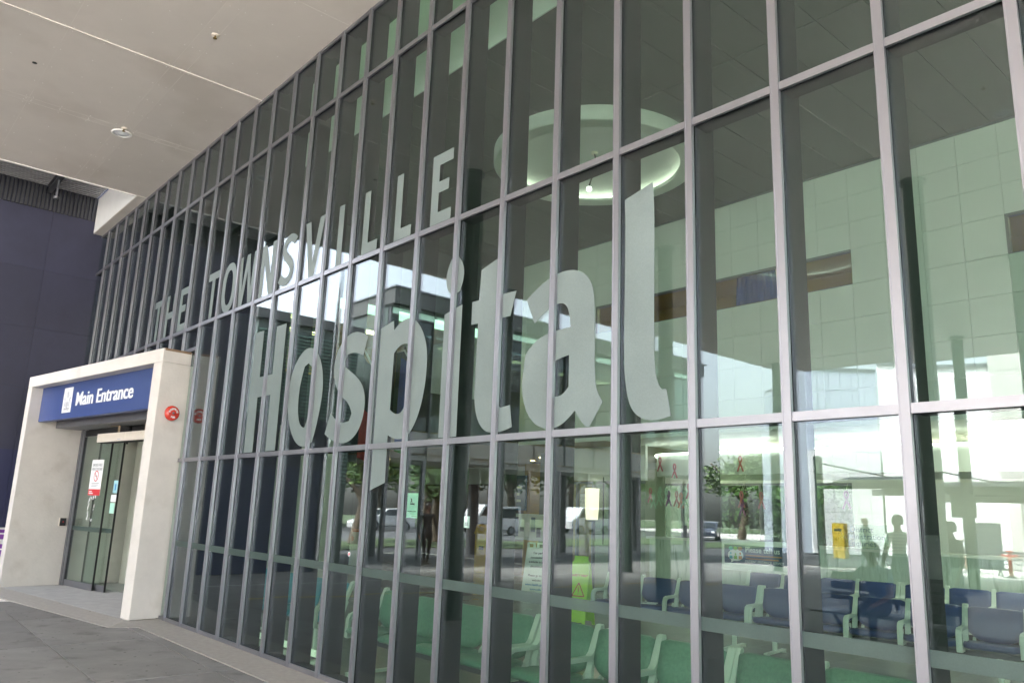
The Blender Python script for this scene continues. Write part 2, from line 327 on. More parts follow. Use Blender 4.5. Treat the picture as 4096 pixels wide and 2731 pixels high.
gj = 0.006
for k in range(len(rows)-1):
    for a, b in zip(xs, xs[1:]):
        x0, x1 = a + gj, b - gj
        if k == 0:
            segs = [(x0, x1)]
            if x0 < -10.05 < x1: segs = [(x0, -10.22), (-10.045, x1)]
            for s0, s1 in segs:
                t0, t1 = rowy(0, s0) - gj, rowy(0, s1) - gj; b0, b1 = rowy(1, s0) + gj, rowy(1, s1) + gj
                if t0 - b0 < 0.02 or t1 - b1 < 0.02: 
                    if max(t0-b0, t1-b1) < 0.05: continue
                    b0, b1 = min(b0, t0-0.004), min(b1, t1-0.004)
                quad_slab('paving_slab', [(s0, b0), (s1, b1), (s1, t1), (s0, t0)], -0.05, 0.0, slab_m, pav)
        else:
            t0, t1 = rowy(k, x0) - gj, rowy(k, x1) - gj
            if k == 1: t0, t1 = min(t0, rowy(0, x0) - gj), min(t1, rowy(0, x1) - gj)
            b0, b1 = rowy(k+1, x0) + gj, rowy(k+1, x1) + gj
            if t0 - b0 < 0.05: continue
            if k == 1 and x0 < -10.2 < x1:
                quad_slab('paving_slab', [(x0, b0), (x1, b1), (x1, t1), (-10.13, -0.603 - gj), (-10.215, -0.80 - gj), (x0, t0)], -0.05, 0.0, slab_m, pav); quad_slab('paving_slab', [(-10.12, -0.585), (-10.058, -0.592), (-10.058, -0.49)], -0.05, 0.0, slab_m, pav, 0.0); continue
            quad_slab('paving_slab', [(x0, b0), (x1, b1), (x1, t1), (x0, t0)], -0.05, 0.0, slab_m if (k < 6 or a < -9) else ground_m, pav)
quad_slab('pale_strip', [(-10.05, -0.479), (9, -0.479), (9, -0.028), (-10.05, -0.028)], -0.045, 0.004, strip_m, pav); quad_slab('pale_strip', [(-10.054, -0.479), (-10.054, -0.028), (-10.72, -0.028), (-10.72, -0.43), (-10.2, -0.79)], -0.045, 0.0035, strip_m, pav)
quad_slab('pale_strip', [(-10.726, -0.43), (-10.206, -0.794), (-16.4, -1.76), (-16.2, -1.1255)], -0.045, 0.003, strip_m, pav)
gum = MB(); rg = random.Random(21)
for k in range(420):
    x, y = rg.uniform(-13.5, -4.5), rg.uniform(-3.4, -0.55); rr = rg.choice((0.006, 0.008, 0.011, 0.016)); a0 = rg.uniform(0, 6)
    gum.add([(x + rr*math.cos(a0 + 1.05*q)*rg.uniform(.7, 1.2), y + rr*math.sin(a0 + 1.05*q)*rg.uniform(.7, 1.2), 0.0006 if y < -0.5 - 0.16*max(0, -10.1 - x) else 0.0052) for q in range(6)], [tuple(range(6))])
tag(gum.obj('gum_spots', mat('old gum and grit', (0.075, 0.07, 0.066), 0.8), pav), kind='stuff')
# painted lines and drop-off road further out
road = MB().box((-27, -60, -0.058), (-17.3, 12, -0.03)).box((-27, -60, -0.058), (20, -46, -0.03)).box((-17.28, -46, -0.0565), (-13.6, -24.2, -0.031)).obj('road', asphalt); tag(road, kind='structure')  # third box darkens the forecourt: dark paving together with its shade
road2 = MB().box((-60, -60, -0.056), (-34.02, 60, -0.028)).obj('road', asphalt); tag(road2, kind='structure')
line = MB()
line.prism([(-12.50, -1.95), (-12.38, -1.95), (-11.2, -14), (-11.32, -14)], 0.004, 0.008, 0)
line.prism([(-14.75, -2.2), (-14.68, -2.2), (-14.2, -14), (-14.28, -14)], 0.004, 0.008, 1)
tag(line.obj('road_marking', [mat('worn yellow paint', (0.45, 0.32, 0.06), 0.7, var=0.3, scale=9), mat('worn white paint', (0.5, 0.5, 0.48), 0.7, var=0.3, scale=9)]), kind='structure')
gr = MB().box((-158, -150, -0.05), (-60.05, 110, 0.0)).obj('lawn', grass_m); tag(gr, kind='structure')
gr2 = MB().box((-33.9, -60, -0.05), (-27.1, 20, 0.0)).obj('lawn', grass_m); tag(gr2, kind='structure')
# ================================================================ CANOPY SOFFIT
ZS = 7.14
SX0, SX1, SY1 = -14.17, 4.6, -24.0
sof = struct('ceiling')
xj = [SX0, -11.55, -11.41, -9.09, -6.64, -3.95, -1.5, 1.19, 3.64, SX1]
yjn = [0.0]
yy = -1.09
while yy > SY1 + 0.5:
    yjn += [yy, yy - 0.19]; yy -= 0.19 + 1.2
    yjn.append(yy); yy -= 1.2
yjn = [y for y in yjn if y > SY1 + 0.3] + [SY1]
riv = MB()
def rivet(x, y): riv.lathe([(0.007, 0), (0.007, -0.002), (0.003, -0.003)], (x, y, ZS - 0.0005), 6, smooth=False)
random.seed(11)
for a, b in zip(xj, xj[1:]):
    for c, d in zip(yjn, yjn[1:]):
        gp = 0.004 if a != -9.09 else 0.004
        dz = random.uniform(0, 0.0012)
        box('ceiling_panel', (a + gp, d + gp, ZS + dz), (b - gp, c - gp, ZS + 0.0024), soffit_m, sof)
        if c > -9:
            nx = max(1, round((b - a)/0.62)); ny = max(1, round((c - d)/0.42))
            for i in range(nx + 1):
                for j in range(ny + 1):
                    x = a + 0.05 + (b - a - 0.1)*i/nx; y = d + 0.045 + (c - d - 0.09)*j/ny
                    rivet(x + random.uniform(-.012, .012), y + random.uniform(-.012, .012))
tag(riv.obj('screw_head', rivet_m, sof), kind='stuff')
for x in (-9.09, -3.95, 1.19):
    box('joint_cover', (x - 0.022, SY1, ZS - 0.008), (x + 0.018, -0.002, ZS + 0.006), joint_m, sof)
box('canopy_deck', (SX0, SY1, ZS + 0.0026), (SX1, -0.002, ZS + 0.75), joint_m, sof)
for nm, a, b in (('fascia', (SX0 - 0.03, SY1 - 0.03, ZS - 0.015), (SX0 - 0.002, -0.215, ZS + 0.8)), ('fascia', (SX0 - 0.03, SY1 - 0.06, ZS - 0.015), (SX1, SY1 - 0.032, ZS + 0.8)), ('fascia', (SX1 + 0.002, SY1 - 0.03, ZS - 0.015), (SX1 + 0.03, -0.02, ZS + 0.8))):
    box(nm, a, b, white_paint, sof)
# lights and sprinklers on the outdoor soffit
def downlight(x, y, z, r, label, group=None, lit=None):
    t = thing('downlight', label, 'ceiling light', (x, y, z), 0, group)
    MB().lathe([(r, 0), (r, -0.012), (r*0.86, -0.02), (r*0.8, -0.004), (r*0.78, 0.0)], n=36).obj('trim_ring', white_paint, t)
    MB().lathe([(r*0.78, 0.001), (r*0.6, -0.012), (r*0.3, -0.022), (0.001, -0.026)], n=28).obj('lens', lit or mat('frosted lamp lens', (0.75, 0.76, 0.8), 0.15), t)
    return t
def sprinkler(x, y, z, label, group=None):
    t = thing('sprinkler_head', label, 'sprinkler', (x, y, z), 0, group)
    MB().lathe([(0.045, 0), (0.045, -0.006), (0.03, -0.012), (0.012, -0.014)], n=18).obj('escutcheon', cream, t)
    b = MB().tube((0, 0, -0.01), (0, 0, -0.045), 0.009, 0.009, 8)
    b.lathe([(0.003, -0.045), (0.026, -0.047), (0.026, -0.05), (0.003, -0.052)], n=12); b.obj('deflector', mat('brass', (0.22, 0.15, 0.05), 0.35, 0.8), t)
    return t
downlight(-11.63, -1.18, ZS, 0.145, 'round white downlight in the outdoor soffit above the entrance')
sprinkler(-11.43, -1.2, ZS, 'small sprinkler right behind the round soffit downlight')
sprinkler(-7.97, -1.125, ZS, 'lone sprinkler in the soffit near the top left of the picture')
MB().lathe([(0.03, 0), (0.03, -0.003), (0.0, -0.003)], (-10.3, -2.62, ZS - 0.001), 14).obj('vent_hole', black_m, sof)
def place_words(x, y):
    rw = ('closest to the glass', 'second out from the glass', 'third out from the glass', 'fourth out from the glass', 'far out near the canopy edge')[min(4, int(-y/4.2))]
    cl = 'towards the entrance' if x < -9.6 else ('behind the letters' if x < -5.4 else ('behind the ceiling ring' if x < -3 else 'towards the right edge'))
    return rw + ' ' + cl
for i, (x, y) in enumerate([(-6.5, -7.4), (-6.5, -11.6), (-2.1, -7.4), (-2.1, -11.6), (-11.6, -6.3), (-11.5, -10.5), (-2.1, -15.8), (-6.5, -15.8)]):
    downlight(x, y, ZS, 0.125, 'mirrored soffit downlight ' + place_words(x, y), 'soffit downlights mirrored in the glass')
for i, (x, y) in enumerate([(-4.44, -6.66), (-2.03, -6.47), (-4.4, -3.43), (-4.4, -9.9), (-2.0, -9.9), (-4.4, -13.3), (-2.0, -13.3), (-8, -6.6), (-8, -9.9), (-5.3, -17.6)]):
    sprinkler(x, y, ZS, 'small mirrored sprinkler ' + place_words(x, y), 'soffit sprinklers mirrored in the glass')
# columns under the canopy
def column(x, y, label, group='canopy columns'):
    t = thing('column', label, 'column', (x, y, 0), 0, group)
    MB().tube((0, 0, 0.0), (0, 0, ZS - 0.05), 0.15, 0.15, 28).obj('shaft', col_m, t)
    MB().lathe([(0.2, ZS - 0.05), (0.2, ZS - 0.002)], n=28).tube((0, 0, ZS - 0.05), (0, 0, ZS - 0.002), 0.19, 0.19, 28).obj('cap', col_m, t)
    MB().lathe([(0.21, 0.0), (0.21, 0.02), (0.152, 0.024)], n=28).obj('base_plate', steel_dk, t)
    return t
for x, y, l in [(-8.87, -3.64, 'dark green round column mirrored right behind the letters i and t'), (-3.86, -8.8, 'dark green round column mirrored in the rightmost full panes'), (-8.85, -8.75, 'slim green column mirrored just right of the tall letter l'), (-13.85, -13.6, 'dark green column mirrored beside the reception desk'),
                (-7.5, -20.8, 'olive green column mirrored behind the man on the bench'), (-3.86, -13.9, 'green column under the far canopy mirrored right of the tall man'), (-13.85, -8.75, 'dark green column mirrored in the left lobby panes'), (-13.5, -20.8, 'green column at the far left corner of the canopy')]:
    column(x, y, l, None)
# ================================================================ NAVY WALL, HIGH METAL CANOPY, WHITE BEAM
nw = thing('navy_wall', 'tall dark navy rendered wall at the left end of the glass', 'wall', (-17.25, 0, 0))
box('core', (-0.6, -3.62, 0), (-0.02, 0.55, 9.0), navy_m, nw); box('core', (-0.6, -5.72, 0), (-0.02, -3.621, 3.68), navy_m, nw)
zj = [0.0, 2.463, 3.69, 4.92, 6.135, 7.42]; yv = [0.5, -1.0, -2.6, -3.615, -5.7]
for i, (a, b) in enumerate(zip(zj, zj[1:])):
    for c, d in zip(yv, yv[1:]):
        if d < -4 and i > 1: continue
        box('panel', (-0.018, d + 0.0015, a + 0.0015), (0.0 + (0.012 if i == 0 else 0.0), c - 0.0015, b - 0.0015), navy_m if i else mat('deep navy plinth', (0.022, 0.025, 0.075), 0.6, var=0.08), nw)
fl = MB()
for k in range(54):
    y = 0.45 - k*0.075; fl.box((-0.018, y - 0.05, 7.43), (0.014, y, 7.955))
tag(fl.obj('fluting', steel_dk, nw), kind='stuff')

mc = thing('metal_canopy', 'corrugated metal roof between the navy wall and the soffit', 'roof', (0, 0, 0))
c = MB(); n = 66; X0, X1 = -17.9, -14.0
for k in range(n):
    x = X0 + (X1 - X0)*k/n; p = (X1 - X0)/n
    z = 7.96 + 0.035*(k % 2) + (X1 - x)*-0.0
    c.box((x, -3.66, 7.96 + 0.035*(k % 2)), (x + p, -0.22, 8.0 + 0.035*(k % 2)))
c.obj('corrugated_sheet', corr_m, mc)
for y in (-1.15, -2.75):
    b = MB(); b.box((-17.2, y - 0.05, 7.80), (-14.2, y + 0.05, 7.81)).box((-17.2, y - 0.006, 7.81), (-14.2, y + 0.006, 7.94)).box((-17.2, y - 0.05, 7.94), (-14.2, y + 0.05, 7.95)); b.obj('purlin', steel_dk, mc)
MB().tube((-16.3, -1.15, 7.8), (-16.3, -1.15, 7.45), 0.02).lathe([(0.05, 7.45), (0.05, 7.40), (0.0, 7.40)], (-16.3, -1.15, 0), 14).obj('hanger', steel_gr, mc)
box('edge_gutter', (-17.2, -3.78, 7.85), (-14.2, -3.67, 8.05), steel_dk, mc)
wbm = thing('white_beam', 'boxed white beam running on beyond the soffit edge', 'beam', (0, 0, 0))
box('casing', (-17.2, -0.21, 7.15), (-14.17, -0.002, 7.93), white_paint, wbm, bevel=0.006)
box('bottom_plate', (-17.2, -0.205, 7.135), (-14.17, -0.004, 7.148), soffit_m, wbm)
# ================================================================ CURTAIN WALL
cw = thing('curtain_wall', 'tall green tinted glass curtain wall with grey aluminium grid', 'glass wall', (0, 0, 0))
LV = [(0.0, 0.045), (2.13, 2.18), (4.09, 4.14), (6.25, 6.30), (7.10, 7.14)]
I0, I1 = -6, 28
def mullion_mesh(z0):
    b = MB()
    b.box((-0.026, -0.034, z0), (0.026, -0.010, 7.139), 0)                 # outer cap
    b.box((-0.0275, -0.038, z0), (-0.020, -0.034, 7.139), 0).box((0.020, -0.038, z0), (0.0275, -0.034, 7.139), 0)
    b.box((-0.022, -0.0095, z0), (0.022, -0.0065, 7.138), 2)
    b.box((-0.025, 0.008, z0 + 0.001), (0.025, 0.208, 7.137), 1)               # deep inner fin
    return b.mesh('mullion', [alu, alu_in, gasket], 0)
MM = {0.0: mullion_mesh(0.0), 3.745: mullion_mesh(3.745)}
PORT = range(18, 26)
for i in range(I0, I1 + 1):
    link('mullion', MM[3.745 if i in PORT else 0.0], cw, (-D*i, 0, 0))
def rail_mesh(L, z0, z1):
    b = MB(); b.box((0, -0.030, z0), (L, -0.010, z1), 0)
    b.box((0, -0.0095, z0 + 0.003), (L, -0.0065, z1 - 0.003), 2)
    b.box((0, 0.008, z0 + 0.001), (L, 0.13, z1 - 0.001), 1)
    return b.mesh('transom', [alu, alu_in, gasket])
RL = D - 0.054
RM = [rail_mesh(RL, *l) for l in LV]
rows_z = [(LV[k][1], LV[k+1][0]) for k in range(4)]
def pane_mesh(L, z0, z1): return MB().box((-L/2, -0.006, (z0-z1)/2 - 0.01), (L/2, 0.006, (z1-z0)/2 + 0.01)).mesh('glass_pane', GLASS)
PMs = [pane_mesh(RL + 0.012, *z) for z in rows_z]
short = pane_mesh(RL + 0.012, 3.80, 4.09)
rail_s = rail_mesh(RL, 3.745, 3.795)
rnd = random.Random(5)
stripe_mesh = MB().box((0, -0.0085, 0.983), (RL + 0.012, -0.0065, 1.058)).mesh('safety_stripe', stripe_m)
for i in range(I0, I1):
    x = -D*(i + 1) + 0.027
    por = 17 <= i <= 25
    for k in range(5):
        if por and k in (0, 1): continue
        link('transom', RM[k], cw, (x, 0, 0))
    for k in range(4):
        if por and k == 0: continue
        rot = (R(rnd.uniform(-0.16, 0.16)), 0, R(rnd.uniform(-0.16, 0.16)))
        link('glass_pane', short if (por and k == 1) else PMs[k], cw, (x + RL/2, 0, 3.945 if (por and k == 1) else sum(rows_z[k])/2), rot)
    if por: link('transom', rail_s, cw, (x, 0, 0))
    else: link('safety_stripe', stripe_mesh, cw, (x - 0.006, 0, 0))
for z0, z1 in ((0.05, 2.13), (2.18, 3.74)):
    MB().box((-10.716, -0.006, z0), (-10.52, 0.006, z1)).obj('glass_pane', GLASS, cw)
for z0, z1 in ((0.0, 0.045), (2.13, 2.18)):
    MB().box((-10.716, -0.03, z0), (-10.52, 0.1, z1)).obj('transom', alu, cw)
# sill flashing drips
# ================================================================ LETTERING ON THE GLASS
HOSP = {'H': [(-8.495, 3.69), (-8.24, 3.69), (-8.236, 3.103), (-7.875, 3.103), (-7.88, 3.684), (-7.625, 3.684), (-7.605, 2.19), (-7.86, 2.19), (-7.874, 2.854), (-8.236, 2.854), (-8.225, 2.19), (-8.473, 2.19)], 'o': [(-6.876, 3.327), (-6.707, 3.217), (-6.6, 3.024), (-6.561, 2.844), (-6.583, 2.659), (-6.638, 2.432), (-6.726, 2.252), (-6.839, 2.198), (-6.974, 2.186), (-7.126, 2.233), (-7.257, 2.359), (-7.364, 2.548), (-7.421, 2.726), (-7.422, 2.889), (-7.373, 3.048), (-7.279, 3.189), (-7.152, 3.286), (-7.029, 3.326)], 'o_in': [(-6.965, 3.127), (-6.88, 3.08), (-6.846, 2.992), (-6.83, 2.81), (-6.834, 2.632), (-6.868, 2.48), (-6.93, 2.413), (-6.993, 2.408), (-7.064, 2.445), (-7.115, 2.544), (-7.142, 2.679), (-7.143, 2.838), (-7.108, 2.995), (-7.05, 3.1)], 's': [(-5.728, 3.257), (-5.796, 3.067), (-5.917, 3.124), (-6.026, 3.141), (-6.11, 3.117), (-6.149, 3.054), (-6.139, 2.99), (-6.061, 2.942), (-5.902, 2.88), (-5.775, 2.801), (-5.711, 2.708), (-5.686, 2.599), (-5.696, 2.461), (-5.741, 2.348), (-5.83, 2.257), (-5.967, 2.199), (-6.116, 2.186), (-6.301, 2.234), (-6.46, 2.319), (-6.374, 2.529), (-6.27, 2.455), (-6.175, 2.416), (-6.086, 2.405), (-5.981, 2.426), (-5.94, 2.499), (-5.96, 2.566), (-6.036, 2.638), (-6.151, 2.675), (-6.221, 2.698), (-6.316, 2.797), (-6.386, 2.942), (-6.409, 3.06), (-6.341, 3.195), (-6.219, 3.304), (-6.112, 3.348), (-5.968, 3.352), (-5.843, 3.32)], 'p': [(-5.496, 3.296), (-5.275, 3.341), (-5.263, 3.244), (-5.194, 3.304), (-5.103, 3.333), (-4.993, 3.335), (-4.917, 3.308), (-4.821, 3.235), (-4.739, 3.119), (-4.719, 3.041), (-4.685, 2.957), (-4.679, 2.809), (-4.696, 2.645), (-4.73, 2.493), (-4.784, 2.372), (-4.859, 2.28), (-4.913, 2.229), (-4.987, 2.194), (-5.093, 2.198), (-5.185, 2.217), (-5.25, 2.252), (-5.246, 1.82), (-5.492, 1.751)], 'p_in': [(-5.237, 3.018), (-5.196, 3.065), (-5.108, 3.1), (-5.046, 3.101), (-4.988, 3.068), (-4.977, 3.015), (-4.963, 2.791), (-4.962, 2.59), (-4.985, 2.483), (-5.041, 2.433), (-5.12, 2.421), (-5.195, 2.448), (-5.242, 2.487)], 'idot': [(-4.488, 3.556), (-4.471, 3.676), (-4.404, 3.755), (-4.3, 3.764), (-4.224, 3.71), (-4.189, 3.617), (-4.202, 3.519), (-4.258, 3.44), (-4.375, 3.419), (-4.453, 3.467)], 'i': [(-4.463, 3.265), (-4.214, 3.314), (-4.21, 2.19), (-4.458, 2.19)], 't': [(-3.971, 3.567), (-3.71, 3.639), (-3.698, 3.306), (-3.518, 3.304), (-3.582, 3.109), (-3.693, 3.109), (-3.719, 2.432), (-3.664, 2.388), (-3.599, 2.389), (-3.549, 2.402), (-3.517, 2.229), (-3.589, 2.208), (-3.665, 2.193), (-3.783, 2.188), (-3.852, 2.209), (-3.909, 2.255), (-3.963, 2.328), (-3.983, 2.418), (-3.99, 2.487), (-3.99, 2.791), (-3.986, 3.111), (-4.077, 3.113), (-4.076, 3.31), (-3.983, 3.311)], 'a': [(-3.394, 3.204), (-3.32, 3.253), (-3.235, 3.299), (-3.138, 3.337), (-3.044, 3.357), (-2.95, 3.356), (-2.882, 3.347), (-2.803, 3.315), (-2.736, 3.267), (-2.697, 3.201), (-2.677, 3.124), (-2.674, 2.953), (-2.675, 2.713), (-2.677, 2.494), (-2.663, 2.454), (-2.637, 2.399), (-2.594, 2.351), (-2.715, 2.186), (-2.749, 2.188), (-2.796, 2.23), (-2.834, 2.271), (-2.858, 2.307), (-2.892, 2.274), (-2.945, 2.236), (-2.998, 2.208), (-3.053, 2.191), (-3.131, 2.19), (-3.2, 2.199), (-3.283, 2.236), (-3.345, 2.297), (-3.391, 2.382), (-3.418, 2.475), (-3.424, 2.542), (-3.416, 2.634), (-3.389, 2.723), (-3.393, 2.763), (-3.339, 2.835), (-3.267, 2.876), (-3.183, 2.899), (-3.111, 2.907), (-3.042, 2.918), (-2.914, 2.917), (-2.917, 3.026), (-2.943, 3.089), (-2.99, 3.118), (-3.042, 3.124), (-3.112, 3.102), (-3.165, 3.081), (-3.225, 3.052), (-3.297, 3.001)], 'a_in': [(-3.041, 2.705), (-2.922, 2.713), (-2.922, 2.482), (-2.951, 2.45), (-2.994, 2.418), (-3.043, 2.407), (-3.111, 2.432), (-3.142, 2.483), (-3.153, 2.532), (-3.152, 2.597), (-3.131, 2.652), (-3.114, 2.674)], 'l': [(-2.409, 3.745), (-2.164, 3.805), (-2.153, 3.652), (-2.156, 2.705), (-2.157, 2.541), (-2.147, 2.469), (-2.13, 2.418), (-2.1, 2.389), (-2.061, 2.389), (-2.025, 2.217), (-2.05, 2.212), (-2.101, 2.194), (-2.179, 2.19), (-2.24, 2.2), (-2.303, 2.228), (-2.348, 2.274), (-2.376, 2.333), (-2.395, 2.422), (-2.405, 2.554), (-2.401, 3.562)]}
lt = thing('hospital_lettering', 'big frosted word Hospital across the middle panes', 'lettering', (0, 0, 0))
for ch in (['H'], ['o', 'o_in'], ['s'], ['p', 'p_in'], ['idot'], ['i'], ['t'], ['a', 'a_in'], ['l']):
    loops = [smooth_loop(HOSP[c]) for c in ch]
    link('letter', poly_mesh(loops, frost, 0.0008, -0.0085), lt)
tw = thing('townsville_lettering', 'frosted capitals THE TOWNSVILLE in a row above Hospital', 'lettering', (0, 0, 0))
B0, B1 = 4.157, 4.848; ST = 0.112; SH = 0.112
def rect(x0, z0, x1, z1): return [(x0, z0), (x1, z0), (x1, z1), (x0, z1)]
def Tl(x0, x1): m_ = (x0 + x1)/2; return [[(m_-ST/2, B0), (m_+ST/2, B0), (m_+ST/2, B1-SH), (x1, B1-SH), (x1, B1), (x0, B1), (x0, B1-SH), (m_-ST/2, B1-SH)]]
def Hl(x0, x1): c = 4.50; return [[(x0, B0), (x0+ST, B0), (x0+ST, c-.055), (x1-ST, c-.055), (x1-ST, B0), (x1, B0), (x1, B1), (x1-ST, B1), (x1-ST, c+.055), (x0+ST, c+.055), (x0+ST, B1), (x0, B1)]]
def El(x0, x1): c = 4.515; return [[(x0, B0), (x1, B0), (x1, B0+SH), (x0+ST, B0+SH), (x0+ST, c-.055), (x1-.05, c-.055), (x1-.05, c+.055), (x0+ST, c+.055), (x0+ST, B1-SH), (x1, B1-SH), (x1, B1), (x0, B1)]]
def Ll(x0, x1): return [[(x0, B0), (x1, B0), (x1, B0+SH), (x0+ST, B0+SH), (x0+ST, B1), (x0, B1)]]
def Ol(x0, x1):
    def ell(a, b, n=44): return [((x0+x1)/2 + a*math.copysign(abs(math.cos(t))**0.86, math.cos(t)), (B0+B1)/2 + b*math.copysign(abs(math.sin(t))**0.86, math.sin(t))) for t in (2*math.pi*k/n for k in range(n))]
    return [ell((x1-x0)/2, (B1-B0)/2 + .01), ell((x1-x0)/2 - .118, (B1-B0)/2 - .095)]
def Nl(x0, x1): return [[(x0, B0), (x0+.10, B0), (x0+.10, B1-.24), (x1-.12, B0), (x1, B0), (x1, B1), (x1-.10, B1), (x1-.10, B0+.24), (x0+.12, B1), (x0, B1)]]
def Vl(x0, x1): m_ = (x0+x1)/2; return [[(m_-.062, B0), (m_+.062, B0), (x1, B1), (x1-.125, B1), (m_, B0+.17), (x0+.125, B1), (x0, B1)]]
def Wl(x0, x1):
    m_ = (x0+x1)/2; q1, q3 = x0+(x1-x0)*.26, x0+(x1-x0)*.74
    return [[(q1-.06, B0), (q1+.05, B0), (m_, B0+.46), (q3-.05, B0), (q3+.06, B0), (x1, B1), (x1-.11, B1), (q3, B0+.2), (m_+.05, B1), (m_-.05, B1), (q1, B0+.2), (x0+.11, B1), (x0, B1)]]
def Sl(x0, x1):
    w_ = x1 - x0; h = B1 - B0
    sk = [(.95, .80), (.80, .895), (.60, .925), (.38, .90), (.20, .82), (.15, .71), (.22, .61), (.40, .54), (.62, .475), (.80, .39), (.86, .28), (.80, .165), (.62, .09), (.40, .08), (.20, .115), (.03, .20)]
    P = [Vector((x0 + a*w_, B0 + b*h)) for a, b in sk]; l, r = [], []
    for i, p in enumerate(P):
        d = (P[min(i+1, len(P)-1)] - P[max(i-1, 0)]).normalized(); nn = Vector((-d.y, d.x))*0.056; l.append(p + nn); r.append(p - nn)
    return [smooth_loop([(q.x, q.y) for q in l + r[::-1]], 60)]
for f, x0, x1 in ((Tl, -12.79, -12.40), (Hl, -12.19, -11.76), (El, -11.56, -11.23), (Tl, -10.38, -9.985), (Ol, -9.82, -9.34), (Wl, -9.27, -8.68), (Nl, -8.54, -8.13), (Sl, -7.965, -7.56), (Vl, -7.345, -6.87), (lambda a, b: [rect(a, B0, b, B1)], -6.543, -6.432), (Ll, -6.0, -5.70), (Ll, -5.385, -5.09), (El, -4.772, -4.456)):
    link('letter', poly_mesh(f(x0, x1), frost, 0.0008, -0.0085), tw)
# small stickers on the panes
ns = thing('no_smoking_sticker', 'mint no smoking notice stuck inside a pane under the letter p', 'sign', (-4.81, 0.011, 1.625))
box('sheet', (-0.08, -0.001, -0.105), (0.08, 0.001, 0.105), teal_print, ns)
MB().lathe([(0.046, -0.0014), (0.052, -0.0014), (0.052, -0.0022), (0.046, -0.0022)], n=32, axis='Z').obj('ring', grey_print, ns, (0, 0, 0.03), (R(90), 0, 0))
b = MB(); b.prism([(-0.036, 0.060), (-0.031, 0.065), (0.036, 0.0), (0.031, -0.005)], -0.0024, -0.0012, plane='XZ'); b.obj('slash', grey_print, ns)
b = MB(); b.box((-0.03, -0.003, 0.008), (0.015, -0.0012, 0.019)).box((0.018, -0.003, 0.008), (0.034, -0.0012, 0.019)); b.prism([(-0.028, .026), (-.018, .026), (-.004, .045), (-.012, .062), (-.02, .058), (-.016, .046)], -0.003, -0.0012, plane='XZ'); b.obj('cigarette', black_m, ns)
text('caption', 'PENALTIES APPLY TO SMOKING', 0.0095, black_m, (-0.072, -0.0014, -0.052), 0, ns)
text('caption', 'Queensland Government', 0.008, black_m, (-0.005, -0.0014, -0.092), 0, ns)
for x, z, l in ((-8.04, 1.37, 'tiny round white and red sticker on a pane right of the entrance'), (-5.78, 1.16, 'tiny white and red sticker by the black trousered person')):
    s_ = thing('pane_sticker', l, 'sticker', (x, -0.009, z))
    MB().tube((0, 0.001, 0), (0, -0.001, 0), 0.022, 0.022, 18).obj('disc', white_m, s_)
    MB().tube((0, -0.001, 0), (0, -0.0016, 0), 0.012, 0.012, 12).obj('mark', red_print, s_)
pp = thing('pane_notice', 'small white paper notice taped inside the pane by the column', 'notice', (-4.04, 0.010, 1.51)); box('sheet', (-0.035, -0.001, -0.045), (0.035, 0.001, 0.045), white_m, pp); box('picture', (-0.02, -0.002, -0.03), (0.02, -0.0011, 0.0), grey_print, pp)
# ================================================================ ENTRANCE PORTAL
PO = Vector((-10.72, -0.41, 0)); PA = math.atan2(0.1437, 0.9898)     # local +X runs right along the front, +Y inward
po = thing('entrance_portal', 'pale precast concrete portal framing the main entrance', 'portal', PO, PA)
def cbox(n, a, b, m, par=po, bev=0.012): return box(n, a, b, m, par, bev)
ZT = 3.735
cbox('jamb', (-0.265, 0, 0), (-0.0, 0.53, 3.535), conc_light)
cbox('jamb', (-5.21, 0, 0), (-5.01, 0.985, 3.535), conc_light)
cbox('header', (-5.21, 0, 3.537), (0.0, 0.43, ZT), conc_light)
cbox('ceiling_slab', (-5.0, 0.435, 3.1), (-0.27, 1.5, 3.3), conc_light)
box('drip_edge', (-0.003, 0.02, ZT - 0.03), (0.0015, 0.42, ZT + 0.004), mat('rust stain', (0.24, 0.15, 0.09), 0.8), po)
b = MB(); b.box((-5.0, 0.50, 2.83), (-0.27, 0.94, 2.85), 0).box((-5.0, 0.50, 2.85), (-0.27, 0.515, 2.96), 0).box((-5.0, 0.92, 2.85), (-0.27, 0.94, 3.1), 0); b.obj('steel_lintel', steel_gr, po)
MB().prism([(-0.15, 0), (0.12, 0), (0.12, 0.03)], 0, 1).mesh  # noop
# door frame, fixed side light
b = MB(); b.box((-4.995, 0.96, 0.0), (-4.93, 1.06, 2.83)).box((-4.925, 0.975, 0.0), (-4.875, 1.045, 2.83)); b.obj('door_frame', steel_gr, po)
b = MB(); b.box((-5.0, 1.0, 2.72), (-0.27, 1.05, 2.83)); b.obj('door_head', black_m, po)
b = MB(); b.box((-1.35, 1.0, 0.0), (-1.29, 1.06, 2.7)).box((-0.33, 1.0, 0.0), (-0.27, 1.06, 2.7)); b.obj('door_frame', steel_gr, po)
def leaf(x0, x1, y, label):
    t = thing('sliding_door', label, 'door', po.matrix_basis @ Vector((x0, y, 0.012)) if False else (0, 0, 0))
    t.location = Matrix.Translation(PO) @ Matrix.Rotation(PA, 4, 'Z') @ Vector((x0, y, 0.012)); t.rotation_euler = (0, 0, PA)
    L_ = x1 - x0
    box('glass', (0.004, -0.006, 0.10), (L_ - 0.004, 0.006, 2.69), GLASS2, t)
    box('bottom_rail', (0, -0.018, 0), (L_, 0.018, 0.10), steel_gr, t)
    box('stile', (L_ - 0.004, -0.016, 0.0), (L_ + 0.006, 0.016, 2.69), gasket, t); box('stile', (-0.006, -0.016, 0.0), (0.004, 0.016, 2.69), gasket, t)
    box('band', (0.01, -0.0085, 0.98), (L_ - 0.01, -0.0065, 1.055), stripe_m, t)
    return t
